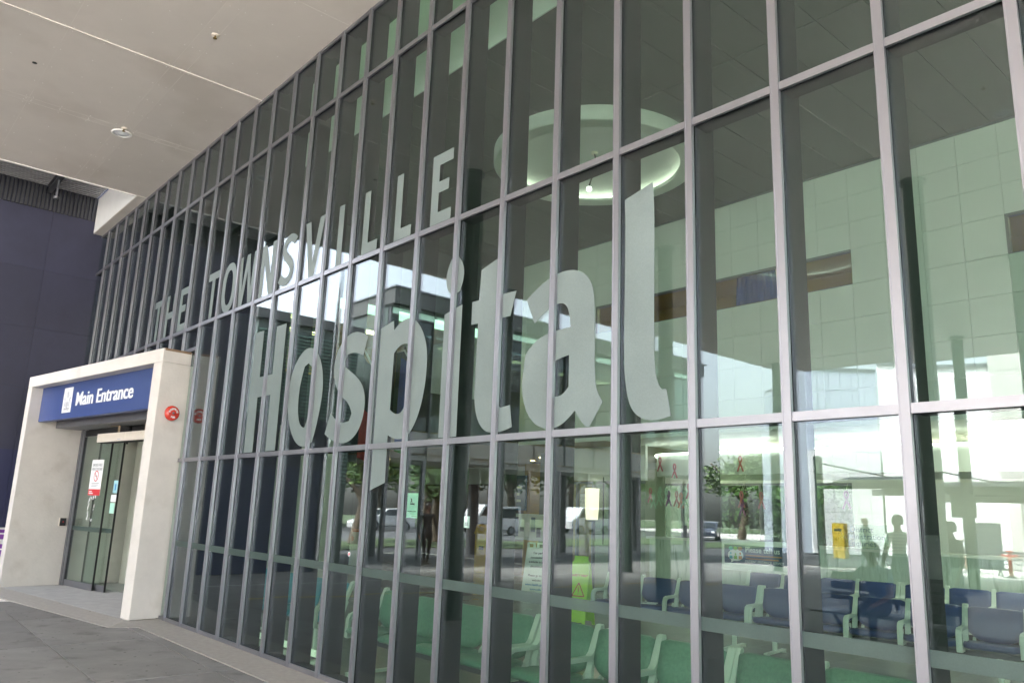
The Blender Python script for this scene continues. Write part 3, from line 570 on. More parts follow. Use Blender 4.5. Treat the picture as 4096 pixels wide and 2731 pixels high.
leaf(-4.87, -3.66, 1.01, 'left glass entrance leaf carrying the smoke free poster')
leaf(-4.30, -3.33, 1.075, 'open glass leaf slid back behind the postered one')
leaf(-1.28, -0.34, 1.01, 'right glass entrance leaf hidden behind the jamb')
def PP(x, y, z): return Matrix.Translation(PO) @ Matrix.Rotation(PA, 4, 'Z') @ Vector((x, y, z))
# blue sign
sg = thing('entrance_sign', 'blue Main Entrance sign board under the concrete header', 'sign', PP(-2.64, 0.187, 3.24), PA)
box('board', (-2.365, 0, -0.325), (2.365, 0.12, 0.325), blue_m, sg, bevel=0.004)
box('crest_plate', (-1.31, -0.006, -0.22), (-0.94, -0.001, 0.22), white_m, sg)
b = MB()   # coat of arms: shield with crest above and two supporters
b.prism([(-1.185, -.03), (-1.065, -.03), (-1.065, -.11), (-1.125, -.16), (-1.185, -.11)], -0.008, -0.0065, plane='XZ')
for s_ in (-1, 1):
    b.prism([(-1.125+s_*.075, -.14), (-1.125+s_*.12, -.10), (-1.125+s_*.11, -.02), (-1.125+s_*.145, .03), (-1.125+s_*.10, .06), (-1.125+s_*.075, 0)], -0.008, -0.0065, plane='XZ')
for k in range(5): b.prism([(-1.125, .02), (-1.125+.07*math.cos(R(30+30*k))-.012, .03+.12*math.sin(R(30+30*k))), (-1.125+.07*math.cos(R(30+30*k))+.012, .03+.125*math.sin(R(30+30*k)))], -0.008, -0.0065, plane='XZ')
b.obj('crest', mat('pale grey print', (0.5, 0.5, 0.52), 0.5), sg)
text('crest_caption', 'Queensland', 0.05, grey_print, (-1.125, -0.0075, -0.165), 0, sg, align='CENTER', bold=0.001)
text('crest_caption', 'Government', 0.04, mat('pale grey print', (0.5, 0.5, 0.52), 0.5), (-1.125, -0.0075, -0.192), 0, sg, align='CENTER')
tm_ = text_mesh('Main Entrance', 0.335, bold=0.002, ext=0.002); bmt = bmesh.new()
for k_, dx_ in enumerate((-0.009, -0.0045, 0.0, 0.0045, 0.009)):
    c_ = tm_.copy(); c_.transform(Matrix.Translation((dx_, 0, 0.0002*k_))); bmt.from_mesh(c_); bpy.data.meshes.remove(c_)
bmt.to_mesh(tm_); bmt.free(); tm_.materials.clear(); tm_.materials.append(white_m)
ttl = link('title', tm_, sg, (-0.77, -0.003, -0.12), (R(90), 0, 0)); tag(ttl, kind='stuff')
bpy.context.view_layer.update()
ttl.scale.x = 2.17/ttl.dimensions.x
# air curtain
ac = thing('air_curtain', 'cream air curtain bar hung on rusty rods above the doors', 'air curtain', PP(-2.2, 0.72, 2.62), PA)
box('casing', (-1.45, 0, -0.075), (-0.35, 0.2, 0.075), cream, ac, bevel=0.012); box('casing', (-0.345, 0, -0.075), (1.5, 0.2, 0.075), cream, ac, bevel=0.012)
box('grille', (-1.43, 0.02, -0.082), (1.48, 0.18, -0.076), black_m, ac)
for x in (-0.86, -0.82, 0.15, 0.4, 0.62, 1.1): MB().tube((x, 0.1, 0.07), (x + 0.01, 0.1, 0.36), 0.012, 0.012, 8).obj('hanger_rod', rust, ac)
for x0, x1, z in ((-1.2, -0.8, 0.20), (0.0, 0.7, 0.26)): MB().box((x0, 0.09, z), (x1, 0.11, z + 0.02)).obj('brace', rust, ac)
MB().box((-0.62, -0.002, -0.045), (-0.5, 0.0, -0.035)).obj('maker_plate', mat('faint blue print', (0.45, 0.45, 0.55), 0.5), ac)
sn = thing('door_sensor', 'black motion sensor ball over the doorway', 'sensor', PP(-3.0, 0.97, 2.80), PA)
MB().lathe([(0.0, -0.07), (0.04, -0.06), (0.055, -0.03), (0.05, 0.0), (0.03, 0.03)], n=16).obj('housing', black_m, sn)
MB().tube((0, 0, -0.06), (0, 0, -0.28), 0.016, 0.016, 8).obj('stem', black_m, sn)
# posters on the door
ps = thing('smoke_free_poster', 'white and red smoke free healthcare poster on the glass door', 'poster', PP(-4.13, 0.995, 1.96), PA)
box('sheet', (-0.25, 0, -0.33), (0.25, 0.003, 0.31), white_m, ps); box('red_foot', (-0.25, -0.001, -0.33), (0.25, -0.0004, -0.22), red_print, ps)
text('heading', 'SMOKE-FREE\nHEALTHCARE', 0.072, grey_print, (0, -0.001, 0.19), 0, ps, align='CENTER', bold=0.0015)
MB().lathe([(0.082, 0), (0.098, 0), (0.098, 0.0012), (0.082, 0.0012)], n=32).obj('ban_ring', red_print, ps, (0, -0.0003, 0.015), (R(90), 0, 0))
MB().prism([(-0.07, .075), (-.058, .085), (.07, -.045), (.058, -.055)], -0.0016, -0.0004, plane='XZ').obj('ban_slash', red_print, ps)
box('cigarette', (-0.05, -0.0012, 0.01), (0.05, -0.0004, 0.025), grey_print, ps)
print_lines(ps, grey_print, -0.16, (0.32, 0.30, 0.24), -0.105, 0.03, 0.012)
print_lines(ps, white_m, -0.21, (0.12, 0.17), -0.255, 0.032, 0.016, -0.0025)
st = thing('door_notice', 'narrow blue notice stuck on the second door leaf', 'sticker', PP(-3.42, 1.06, 1.79), PA); box('sheet', (-0.09, 0, -0.11), (0.09, 0.002, 0.11), mat('pale blue print', (0.35, 0.6, 0.65), 0.5), st); box('figure', (-0.02, -0.001, -0.06), (0.02, 0, 0.05), mat('blue print', (0.02, 0.2, 0.5), 0.5), st)
st = thing('door_notice', 'small white notice below the blue one on the door leaf', 'sticker', PP(-3.44, 1.06, 1.59), PA); box('sheet', (-0.11, 0, -0.06), (0.11, 0.002, 0.06), white_m, st)
st = thing('door_notice', 'mint green notice lowest on the second door leaf', 'sticker', PP(-3.45, 1.06, 1.42), PA); box('sheet', (-0.09, 0, -0.09), (0.09, 0.002, 0.09), teal_print, st)
tp = thing('torn_tape', 'ragged white tape remains below the smoke free poster', 'tape residue', PP(-4.17, 0.999, 1.38), PA)
b = MB(); rt = random.Random(3)
for k in range(26):
    side = rt.choice((0, 0, 1, 2)); x, z = (rt.uniform(-.16, -.1), rt.uniform(-.2, .2)) if side == 0 else ((rt.uniform(.06, .13), rt.uniform(-.1, .22)) if side == 1 else (rt.uniform(-.1, .1), rt.choice((.2, -.2)) + rt.uniform(-.03, .03)))
    a_, h_ = rt.uniform(.01, .05), rt.uniform(.02, .07); b.prism([(x, z), (x + a_, z + rt.uniform(-.02, .02)), (x + a_*rt.uniform(.6, 1.1), z + h_), (x + a_*.2, z + h_*rt.uniform(.6, 1))], -0.0012, -0.0004 + 0.00001*k, plane='XZ')
b.obj('residue', white_m, tp)
yn = thing('yellow_notice', 'faded yellow notice on the vestibule wall behind the doors', 'notice', PP(-3.05, 2.0, 1.62), PA); box('sheet', (-0.3, 0, -0.25), (0.3, 0.003, 0.25), yellow_m, yn)
print_lines(yn, mat('faded brown print', (0.2, 0.14, 0.02)), -0.2, (0.38, 0.34, 0.3), 0.02, 0.07, 0.025); box('emblem', (0.14, -0.001, 0.12), (0.22, -0.0002, 0.2), black_m, yn)
# vestibule walls seen through the door
box('vestibule_wall', (-5.2, 1.10, 0), (-5.02, 3.2, 3.1), conc_light, po)
box('vestibule_wall', (-4.9, 2.006, 0), (-2.45, 2.1, 2.85), conc_light, po)
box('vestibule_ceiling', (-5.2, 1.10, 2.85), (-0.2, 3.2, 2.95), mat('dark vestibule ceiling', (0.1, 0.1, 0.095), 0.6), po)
box('vestibule_wall', (-0.26, 1.10, 0), (-0.12, 3.2, 2.85), conc_light, po)
# card reader, bell
cr = thing('card_reader', 'small black and cream card reader on the left jamb', 'card reader', PP(-5.01, 0.86, 1.13), PA)
box('back_box', (0.0, -0.055, -0.075), (0.035, 0.055, 0.075), cream, cr, bevel=0.004); box('reader', (0.035, -0.05, -0.07), (0.06, 0.05, 0.07), black_m, cr, bevel=0.004); box('indicator', (0.0602, -0.008, -0.01), (0.0612, 0.008, 0.014), red_print, cr)
bl = thing('fire_bell', 'round red fire alarm bell on the portal side face', 'alarm bell', PP(0.0, 0.21, 2.81), PA)
MB().lathe([(0.055, 0.0), (0.055, 0.025), (0.1, 0.027), (0.108, 0.045), (0.104, 0.065), (0.085, 0.082), (0.045, 0.09), (0.001, 0.092)], n=44, axis='X').obj('gong', red_m, bl)
MB().lathe([(0.016, 0.091), (0.016, 0.096), (0.0, 0.097)], n=16, axis='X').obj('bolt', steel_gr, bl)
def arc_text(word, r, a0, a1, flip):
    for k, chx in enumerate(word):
        a = a0 + (a1 - a0)*k/(len(word)-1)
        me = text_mesh(chx, 0.034, bold=0.0012, align='CENTER', ext=0.0008); me.materials.clear(); me.materials.append(white_m)
        # local frame of the bell face: right = -... seen from +X, right is +Y
        y, z = r*math.sin(a), r*math.cos(a)
        up = Vector((0, math.sin(a), math.cos(a)))*(1 if not flip else -1); rt_ = Vector((0, math.cos(a), -math.sin(a)))*(1 if not flip else -1); nn = Vector((1, 0, 0))
        M_ = Matrix(((rt_.x, up.x, nn.x, 0.0932), (rt_.y, up.y, nn.y, y), (rt_.z, up.z, nn.z, z), (0, 0, 0, 1)))
        o = link('letter', me, bl); o.matrix_local = M_
arc_text('ENTERPRISE', 0.048, R(-75), R(75), False); arc_text('FIRE', 0.072, R(-157), R(-203), True)
# entrance matting
em = struct('entrance_mat', PO); em.rotation_euler = (0, 0, PA)
box('mat_base', (-5.0, 0.01, -0.04), (-0.27, 3.0, 0.002), mat_m, em)
b = MB()
for k in range(74): b.box((-4.99, 0.02 + k*0.018, 0.002), (-0.28, 0.02 + k*0.018 + 0.010, 0.0065))
tag(b.obj('ribs', mat_m, em), kind='stuff')
# purple banner at the foot of the navy wall
bn = thing('purple_banner', 'purple pull up banner standing by the navy wall', 'banner', (-17.12, -1.22, 0))
box('sheet', (0, -0.42, 0.12), (0.008, 0.42, 0.93), purple_m, bn); box('rail', (-0.01, -0.43, 0.93), (0.015, 0.43, 0.97), white_paint, bn); box('foot', (-0.06, -0.43, 0.0), (0.1, 0.43, 0.11), white_paint, bn)
for z, h_, y0, y1 in ((0.84, 0.03, -0.1, 0.36), (0.66, 0.09, 0.05, 0.38), (0.55, 0.03, -0.05, 0.3)): box('print_line', (0.0085, y0, z), (0.0094, y1, z + h_), white_m, bn)
box('logo', (0.0085, 0.2, 0.36), (0.0092, 0.34, 0.42), yellow_m, bn)
# ================================================================ LOBBY SHELL
LX0, LX1, LY1 = -24.0, 4.4, 13.5
fl = struct('lobby_floor')
for i in range(24):
    for j in range(12):
        x0 = LX0 + 1.185*i; y0 = -0.02 + 1.127*j
        box('floor_tile', (x0 + 0.002, y0 + 0.002, -0.05), (x0 + 1.183, y0 + 1.125, -0.001), floor_in, fl)
ce = struct('lobby_ceiling')
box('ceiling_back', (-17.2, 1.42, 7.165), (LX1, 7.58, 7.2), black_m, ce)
x = -12.45 - 0.535*2; k = 0
OCX, OCY, OCR = -6.92, 4.5, 1.58
while x < LX1 - 0.1:
    for y0, y1 in ((1.42, 3.72), (3.735, 7.58)):
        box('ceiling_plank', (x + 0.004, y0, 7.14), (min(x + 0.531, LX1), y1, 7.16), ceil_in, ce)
    x += 0.535
sk = struct('skylight_slot')
box('far_cheek', (-17.2, 1.40, 7.10), (LX1, 1.418, 8.6), wall_in, sk); box('near_cheek', (-17.2, 0.0, 7.142), (LX1, 0.27, 8.6), alu_in, sk)
box('roof_glass', (-17.2, 0.0, 8.61), (LX1, 1.42, 8.63), GLASS4, sk)
box('roof', (LX0, 1.42, 8.64), (LX1 + 0.3, LY1 + 0.3, 8.9), dk_fascia, sk)
# oculus
oc = thing('oculus_light', 'large pale round ceiling light drum hanging in the lobby', 'ceiling light', (OCX, OCY, 7.138))
MB().lathe([(OCR, 0), (OCR, -0.20), (OCR*0.985, -0.215)], n=72).obj('drum_side', wall_in, oc)
MB().lathe([(OCR*0.985, -0.215), (OCR*0.85, -0.215), (OCR*0.84, -0.20), (OCR*0.84, -0.17), (OCR*0.9, -0.165)], n=72).obj('rim', bulk_m, oc)
MB().lathe([(OCR*0.97, -0.045), (OCR*0.5, -0.03), (0.001, -0.025)], n=64).obj('dish', wall_in, oc)
MB().lathe([(OCR*0.95, -0.09), (OCR*0.93, -0.08), (OCR*0.93, -0.13), (OCR*0.95, -0.14), (OCR*0.95, -0.09)], n=64).obj('lamp_tube', ocu_m, oc)
MB().lathe([(0.06, -0.02), (0.05, -0.05), (0.0, -0.055)], n=16).obj('ceiling_rose', cream, oc, (0.1, -0.1, 0))
MB().path([(0.1, -0.1, -0.05), (0.11, -0.06, -0.2), (0.02, 0.02, -0.32), (-0.08, 0.03, -0.36), (-0.1, 0.0, -0.5)], 0.012).obj('cable', black_m, oc)
MB().lathe([(0.001, -0.5), (0.035, -0.51), (0.045, -0.55), (0.02, -0.58), (0.001, -0.585)], n=16).obj('lamp', glint_m, oc, (-0.1, 0, 0))
for i, (x, y, l) in enumerate([(-6.47, 1.19, 0), (-11.61, 1.13, 0), (-11.53, 6.3, 0)]): pass
# upper lobby wall with slot windows
uw = thing('lobby_upper_wall', 'pale panelled wall over the waiting room with slot windows', 'wall', (0, 7.6, 0))
def xg(i): return -4.365 + 0.5325*i
zr = [3.05, 3.59, 4.13, 4.67, 5.205, 5.765, 6.205, 6.64, 7.135]
slots = [(-10, 0), (4, 9)]
for i in range(-16, 17):
    for j, (a, b) in enumerate(zip(zr, zr[1:])):
        if j == 4 and any(s <= i < e for s, e in slots): continue
        x1 = min(xg(i+1), LX1); 
        if xg(i) >= LX1: continue
        box('wall_panel', (xg(i) + 0.0025, 0, a + 0.0025), (x1 - 0.0025, 0.03, b - 0.0025), wall_in, uw)
box('backing', (xg(-16), 0.031, 3.06), (LX1, 0.06, 5.205), dkgreen, uw); box('backing', (xg(-16), 0.031, 5.765), (LX1, 0.06, 7.13), dkgreen, uw)
for s, e in slots:
    b = MB(); b.box((xg(s), -0.02, 5.725), (min(xg(e), LX1), 0.05, 5.764)).box((xg(s), -0.02, 5.207), (xg(s) + 0.04, 0.05, 5.724)); b.box((xg(s)+.04, 0.0, 5.207), (min(xg(e), LX1), 0.05, 5.215))
    b.obj('window_frame', steel_gr, uw)
    box('window_glass', (xg(s) + 0.04, 0.02, 5.216), (min(xg(e), LX1), 0.028, 5.724), GLASS2, uw)
box('top_trim', (xg(-16), -0.012, 7.10), (LX1, 0.0, 7.138), steel_gr, uw)
box('bottom_trim', (xg(-16), -0.012, 3.03), (LX1, 0.06, 3.048), bulk_m, uw)
up = struct('upper_room')
box('back_wall', (-14, 11.2, 3.2), (LX1, 11.3, 6.6), ochre_m, up); box('room_ceiling', (-14, 7.7, 6.6), (LX1, 11.2, 6.7), ochre_m, up); box('room_floor', (-14, 7.7, 4.0), (LX1, 11.2, 4.1), brown_m, up)
for x, y in ((-8.6, 8.6), (-7.0, 9.8), (-9.9, 8.9), (-1.0, 9.2)):
    t = thing('office_light', 'yellow fluorescent fitting behind the slot window ' + {-8.6: 'just right of the letter l', -7.0: 'near the blue curtain', -9.9: 'at its left end', -1.0: 'of the far right'}[x], 'ceiling light', (x, y, 6.2), 0, 'fittings behind the slot windows')
    box('body', (-0.6, -0.08, 0.03), (0.6, 0.08, 0.1), white_paint, t); box('diffuser', (-0.58, -0.09, 0.0), (0.58, 0.09, 0.03), fluo_m, t)
    MB().tube((-.4, 0, .1), (-.4, 0, .4), .01).obj('rod', steel_gr, t); MB().tube((.4, 0, .1), (.4, 0, .4), .01).obj('rod', steel_gr, t)
cu = thing('blue_curtain', 'deep blue curtain gathered behind a slot window', 'curtain', (-6.25, 7.95, 5.0))
b = MB(); n = 26; vs = []
for k in range(n+1):
    x = -0.42 + 0.84*k/n; y = 0.05*math.sin(k*1.5); vs += [(x*0.8, y, 1.2), (x, y*1.3, 0)]
b.add(vs, [(2*k, 2*k+1, 2*k+3, 2*k+2) for k in range(n)], 0, True); b.add([(v[0], v[1]+0.012, v[2]) for v in vs], [(2*k, 2*k+2, 2*k+3, 2*k+1) for k in range(n)], 0, True); b.obj('folds', mat('royal blue cloth', (0.01, 0.09, 0.55), 0.8, var=0.1), cu)
# lower ceiling, back wall, side walls
lc = struct('lower_ceiling')
for i in range(14):
    for j in range(3):
        x0 = LX0 + 2.03*i; y0 = 7.67 + 1.945*j; box('ceiling_board', (x0 + 0.003, y0 + 0.003, 3.07), (x0 + 2.027, y0 + 1.942, 3.10), bulk_m if i > 6 else mat('ceiling tinted by warm light', (0.36, 0.27, 0.19), 0.6), lc)  # brown tint on the left boards stands in for warm lamp light
box('ceiling_board', (LX0, 0.27, 3.07), (-12.62, 7.66, 3.1), mat('ceiling tinted by warm light', (0.36, 0.27, 0.19), 0.6), lc)
sw = struct('lobby_walls')
box('right_wall', (LX1, 0.0, 7.14), (LX1 + 0.2, LY1, 8.6), wall_in, sw)
for k in range(7): box('added_window_post', (LX1, 1.2*k, 0), (LX1 + 0.15, 1.2*k + 0.06, 7.14), steel_dk, sw); box('side_window', (LX1 + 0.05, 1.2*k + 0.06, 0), (LX1 + 0.06, 1.2*k + 1.2, 7.14), GLASS5, sw)  # unseen glazing added to light the pale lobby wall from the right
box('right_wall', (LX1, 8.4, 0), (LX1 + 0.2, LY1, 7.14), wall_in, sw)
box('left_wall', (LX0 - 0.2, 0.6, 0), (LX0, LY1, 8.6), dkgreen, sw)
box('back_wall', (LX0, LY1, 2.5), (LX1, LY1 + 0.2, 8.6), bulk_m, sw); box('back_wall', (LX0, LY1, 0), (-13.2, LY1 + 0.2, 2.5), brown_m, sw)
box('back_wall', (-7.375, LY1, 0), (LX1, LY1 + 0.2, 2.5), wall_in, sw)
# glazed back wall looking onto a courtyard
gw = thing('courtyard_windows', 'row of tall framed windows behind the reception desk', 'window', (0, LY1, 0))
for k in range(5):
    x0 = -13.2 + 1.165*k
    b = MB(); b.box((x0, 0, 0), (x0 + 0.05, 0.1, 2.5)); b.box((x0 + 0.05, 0.02, 2.44), (x0 + 1.165, 0.09, 2.5)).box((x0 + 0.05, 0.02, 0.86), (x0 + 1.165, 0.09, 0.92)).box((x0 + 0.05, 0.02, 0), (x0 + 1.165, 0.09, 0.06)); b.obj('frame', steel_gr, gw)
    box('pane', (x0 + 0.05, 0.04, 0.06), (x0 + 1.165, 0.05, 2.44), GLASS5, gw)
# left mezzanine offices
mz = thing('mezzanine_offices', 'glazed first floor offices at the left side of the lobby', 'office front', (-12.6, 0, 0))
box('spandrel', (-0.15, 0.28, 3.05), (0.0, 7.58, 4.0), dkgreen, mz); box('upper_bulkhead', (-0.15, 0.28, 5.62), (0.0, 7.58, 7.13), dkgreen, mz)
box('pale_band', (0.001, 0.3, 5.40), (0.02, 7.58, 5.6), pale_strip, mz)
for k in range(7): box('window_frame', (-0.1, 0.3 + 1.2*k, 4.0), (0.0, 0.36 + 1.2*k, 5.62), steel_dk, mz)
box('window_glass', (-0.06, 0.3, 4.0), (-0.05, 7.58, 5.62), GLASS2, mz)
box('office_back', (-4.6, 0.3, 3.1), (-4.5, 7.6, 5.9), ochre_m, mz); box('office_ceiling', (-4.5, 0.3, 5.75), (-0.15, 7.6, 5.8), mat('office ceiling tile', (0.5, 0.45, 0.33), 0.6), mz)
sl = MB()
for k in range(30): sl.box((-0.03, 0.36, 4.05 + 0.052*k), (-0.012, 3.2, 4.085 + 0.052*k))
tag(sl.obj('blind_slats', mat('green blind', (0.10, 0.20, 0.15), 0.5), mz), kind='stuff')
for k, (x, y) in enumerate([(-13.4, 2.0), (-13.4, 4.6), (-13.4, 6.6), (-15.2, 3.2), (-15.2, 5.8), (-16.4, 1.6), (-16.4, 4.4)]):
    t = thing('office_light', 'yellow fluorescent panel in the left offices, ' + ('front row nearest the glass', 'front row middle', 'front row furthest in', 'middle row nearer the glass', 'middle row further in', 'back row nearer the glass', 'back row further in')[k], 'ceiling light', (x, y, 5.70), 0, 'office ceiling lights')
    box('frame', (-0.17, -0.62, 0.0), (0.17, 0.62, 0.045), white_paint, t); box('diffuser', (-0.15, -0.6, -0.012), (0.15, 0.6, -0.001), fluo_m, t)
# downlights, plus added panels that brighten the lobby, in the lower ceiling
for i, (x, y) in enumerate([(-16.4, 9.2), (-15.2, 9.6), (-14.2, 9.0), (-14.6, 10.8), (-15.8, 11.6), (-13.2, 8.4), (-18.5, 8.2), (-12.3, 10.2), (-20, 9.4), (-17.4, 6.4), (-19.4, 5.4), (-15.6, 4.4), (-21.4, 7.2)]):
    t = thing('warm_downlight', 'small warm downlight over the left lobby, ' + ('leftmost of the five near the yellow bin', 'just left of the yellow bin', 'right of the yellow bin, near side', 'behind the yellow bin on the right', 'behind the yellow bin on the left', 'nearest the parking sign', 'over the information desk back', 'in front of the ochre wall', 'in the far left corner', 'over the person at the desk', 'over the middle of the desk', 'nearest the glass', 'over the far left end of the desk')[i], 'ceiling light', (x, y, 3.068), 0, 'warm downlights over the left lobby')
    MB().lathe([(0.09, 0), (0.09, -0.008), (0.07, -0.01)], n=18).obj('trim_ring', bulk_m, t); MB().lathe([(0.07, -0.006), (0.03, -0.012), (0.0, -0.012)], n=14).obj('lens', warm_m, t)
for i, (x, y) in enumerate([(-7.9, 10.6), (-5.4, 10.6), (-2.9, 10.6), (-0.4, 10.6), (-10.9, 12.0), (-2.5, 8.4), (0.5, 8.4)]):
    t = thing('added_fill_panel', 'added fill light panel, ' + ('first from the left behind the bulkhead', 'second behind the bulkhead', 'third behind the bulkhead', 'last behind the bulkhead', 'over the ochre corner', 'in front of the bulkhead over the rear seats', 'in front of the bulkhead at the right')[i], 'ceiling light', (x, y, 3.066), 0, 'added fill panels over reception')
    box('frame', (-0.6, -0.3, -0.02), (0.6, 0.3, 0.0), white_paint, t); box('diffuser', (-0.56, -0.26, -0.028), (0.56, 0.26, -0.021), fill_l, t)
# curved bulkhead with led line over reception
bh = thing('reception_bulkhead', 'white curved bulkhead with a bright light line over reception', 'bulkhead', (0, 0, 0))
plan = [(-9.62, 11.0)] + [(-8.9 - 0.75*math.cos(t), 9.75 - 0.75*math.sin(t)) for t in [R(a) for a in range(0, 91, 10)]] + [(LX1 - 0.05, 9.0 + 0.1), (LX1 - 0.05, 11.0)]
MB().prism(plan, 2.43, 2.83).obj('face', bulk_m, bh)
pts = [(p[0] - (0.02 if i < 8 else 0), p[1] - 0.02, 2.855) for i, p in enumerate(plan[4:-1])]
MB().path(pts, 0.012, 8).obj('led_line', led_m, bh)
# ================================================================ RECEPTION DESK
dk = thing('reception_desk', 'long pale green marble reception counter', 'desk', (0, 9.2, 0))
for k in range(6):
    box('marble_panel', (-9.62 + 1.2*k, 0, 0.08), (-9.62 + 1.2*k + 1.195, 0.04, 1.17), marble, dk)
box('counter_top', (-9.66, -0.06, 1.17), (-2.4, 0.5, 1.215), bulk_m, dk); box('plinth', (-9.55, 0.03, 0), (-2.5, 0.4, 0.08), black_m, dk); box('end_panel', (-9.62, 0.045, 0.08), (-9.58, 0.5, 1.17), marble, dk)
pt = thing('feedback_sign', 'Please tell us patient feedback sign with coloured people', 'sign', (-7.83, 9.12, 0.97))
box('board', (0, 0, -0.275), (1.42, 0.02, 0.275), mat('white board', (0.9, 0.92, 0.9), 0.4), pt); box('blue_field', (0.05, -0.002, -0.145), (1.37, -0.0005, 0.185), dkblue_p, pt)
def disc(cx, cz, rx, rz, m_, y=-0.004, par=None, n=22, nm='disc'): MB().prism([(cx + rx*math.cos(2*math.pi*k/n), cz + rz*math.sin(2*math.pi*k/n)) for k in range(n)], y, y + 0.0012, plane='XZ').obj(nm, m_, par)
disc(0.29, 0.0, 0.165, 0.105, white_m, -0.0045, pt, nm='bubble')
MB().prism([(0.2, -0.08), (0.27, -0.095), (0.19, -0.135)], -0.0045, -0.003, plane='XZ').obj('bubble_tail', white_m, pt)
for k, (cx, cc) in enumerate(((0.19, (0.05, 0.45, 0.5)), (0.29, (0.25, 0.5, 0.05)), (0.39, (0.6, 0.22, 0.04)))):
    mm = mat('print colour %d' % k, cc, 0.5); disc(cx, 0.118, 0.045, 0.035, mm, -0.006, pt, nm='speech'); disc(cx, 0.03 - 0.015*(k == 1), 0.018, 0.022, mm, -0.0065, pt, nm='head')
    MB().prism([(cx - .034, -.07), (cx + .034, -.07), (cx + .034, -.01), (cx - .034, -.01)], -0.0065, -0.005, plane='XZ').obj('body', mm, pt)
text('print', 'Please tell us', 0.135, white_m, (0.49, -0.003, 0.065), 0, pt, bold=0.002); print_lines(pt, mat('print colour 2', (0.6, 0.22, 0.04)), 0.50, (0.72, 0.66), 0.02, 0.055, 0.02, -0.0032); text('print', 'PATIENT FEEDBACK SERVICE', 0.06, white_m, (0.49, -0.003, -0.115), 0, pt)
da = thing('enquiries_sign', 'pale District Administration Enquiries board on the counter', 'sign', (-5.16, 9.12, 1.3))
box('board', (-0.42, 0.0, -0.085), (0.42, 0.02, 0.30), GLASS2, da); text('print', 'District\nAdministration\nEnquiries', 0.125, dkblue_p, (0, -0.002, 0.18), 0, da, align='CENTER', line=0.9)
for x, l in ((-8.55, 'white tissue box with a tissue sticking up on the counter'),):
    t = thing('tissue_box', l, 'tissue box', (x, 9.35, 1.216)); box('carton', (-0.13, -0.07, 0), (0.13, 0.07, 0.055), bulk_m, t)
    b = MB(); b.add([(-.06, 0, .055), (.06, 0, .055), (.09, .01, .13), (.02, -.02, .17), (-.02, .02, .12), (-.07, 0, .15), (0, .03, .055)], [(0, 1, 2, 4), (4, 2, 3), (0, 4, 5), (1, 6, 2), (6, 0, 5, 4)]); b.obj('tissue', white_m, t)
t = thing('suggestion_box', 'black box with a white lid beside the feedback sign', 'box', (-6.95, 9.3, 1.216)); box('body', (-0.14, -0.09, 0), (0.14, 0.09, 0.11), black_m, t, bevel=.005); box('lid', (-0.12, -0.092, 0.06), (0.1, 0.08, 0.125), bulk_m, t)
t = thing('computer_monitor', 'dark monitor turned sideways on the reception desk', 'monitor', (-8.9, 9.7, 1.0), 0.4); box('screen', (-0.24, 0, 0.14), (0.24, 0.03, 0.46), black_m, t, bevel=.004); box('stand', (-0.03, 0.01, 0), (0.03, 0.03, 0.14), black_m, t); box('foot', (-0.12, -0.06, 0), (0.12, 0.1, 0.012), black_m, t)
t = thing('leaflet_stand', 'small blue leaflet stand on the counter by the right edge of the sign', 'leaflet stand', (-6.25, 9.3, 1.216)); box('back', (-0.1, 0, 0), (0.1, 0.02, 0.26), dkblue_p, t); box('leaflet', (-0.085, -0.012, 0.03), (0.085, -0.001, 0.2), mat('print colour 0', (0.05, 0.45, 0.5)), t); box('lip', (-0.1, -0.03, 0), (0.1, -0.013, 0.06), GLASS2, t)
# ================================================================ AWARENESS RIBBONS
def ribbon_mesh():
    b = MB(); pts = [(-.055, -.16), (0.0, -.03), (.032, .05), (.022, .105), (0, .125), (-.022, .105), (-.032, .05), (0.0, -.03), (.055, -.16)]
    w_ = 0.017
    for k, (p, q) in enumerate(zip(pts, pts[1:])):
        d = (Vector(q) - Vector(p)).normalized(); nn = Vector((-d.y, d.x))*w_; y = -0.012 + 0.003*k
        vs = [(p[0]+nn.x, y, p[1]+nn.y), (p[0]-nn.x, y, p[1]-nn.y), (q[0]-nn.x, y+.003, q[1]-nn.y), (q[0]+nn.x, y+.003, q[1]+nn.y)]
        vs += [(v[0], v[1]+.002, v[2]) for v in vs]; b.add(vs, [(0, 1, 2, 3), (7, 6, 5, 4), (0, 4, 5, 1), (1, 5, 6, 2), (2, 6, 7, 3), (3, 7, 4, 0)])
    return b
RC = {'pink': (0.62, 0.16, 0.22), 'red': (0.5, 0.03, 0.07), 'orange': (0.75, 0.22, 0.10), 'mint': (0.45, 0.62, 0.45), 'purple': (0.25, 0.04, 0.22), 'coral': (0.62, 0.14, 0.16)}
RM_ = {c: ribbon_mesh().mesh('loop', mat(c + ' ribbon', v, 0.5)) for c, v in RC.items()}
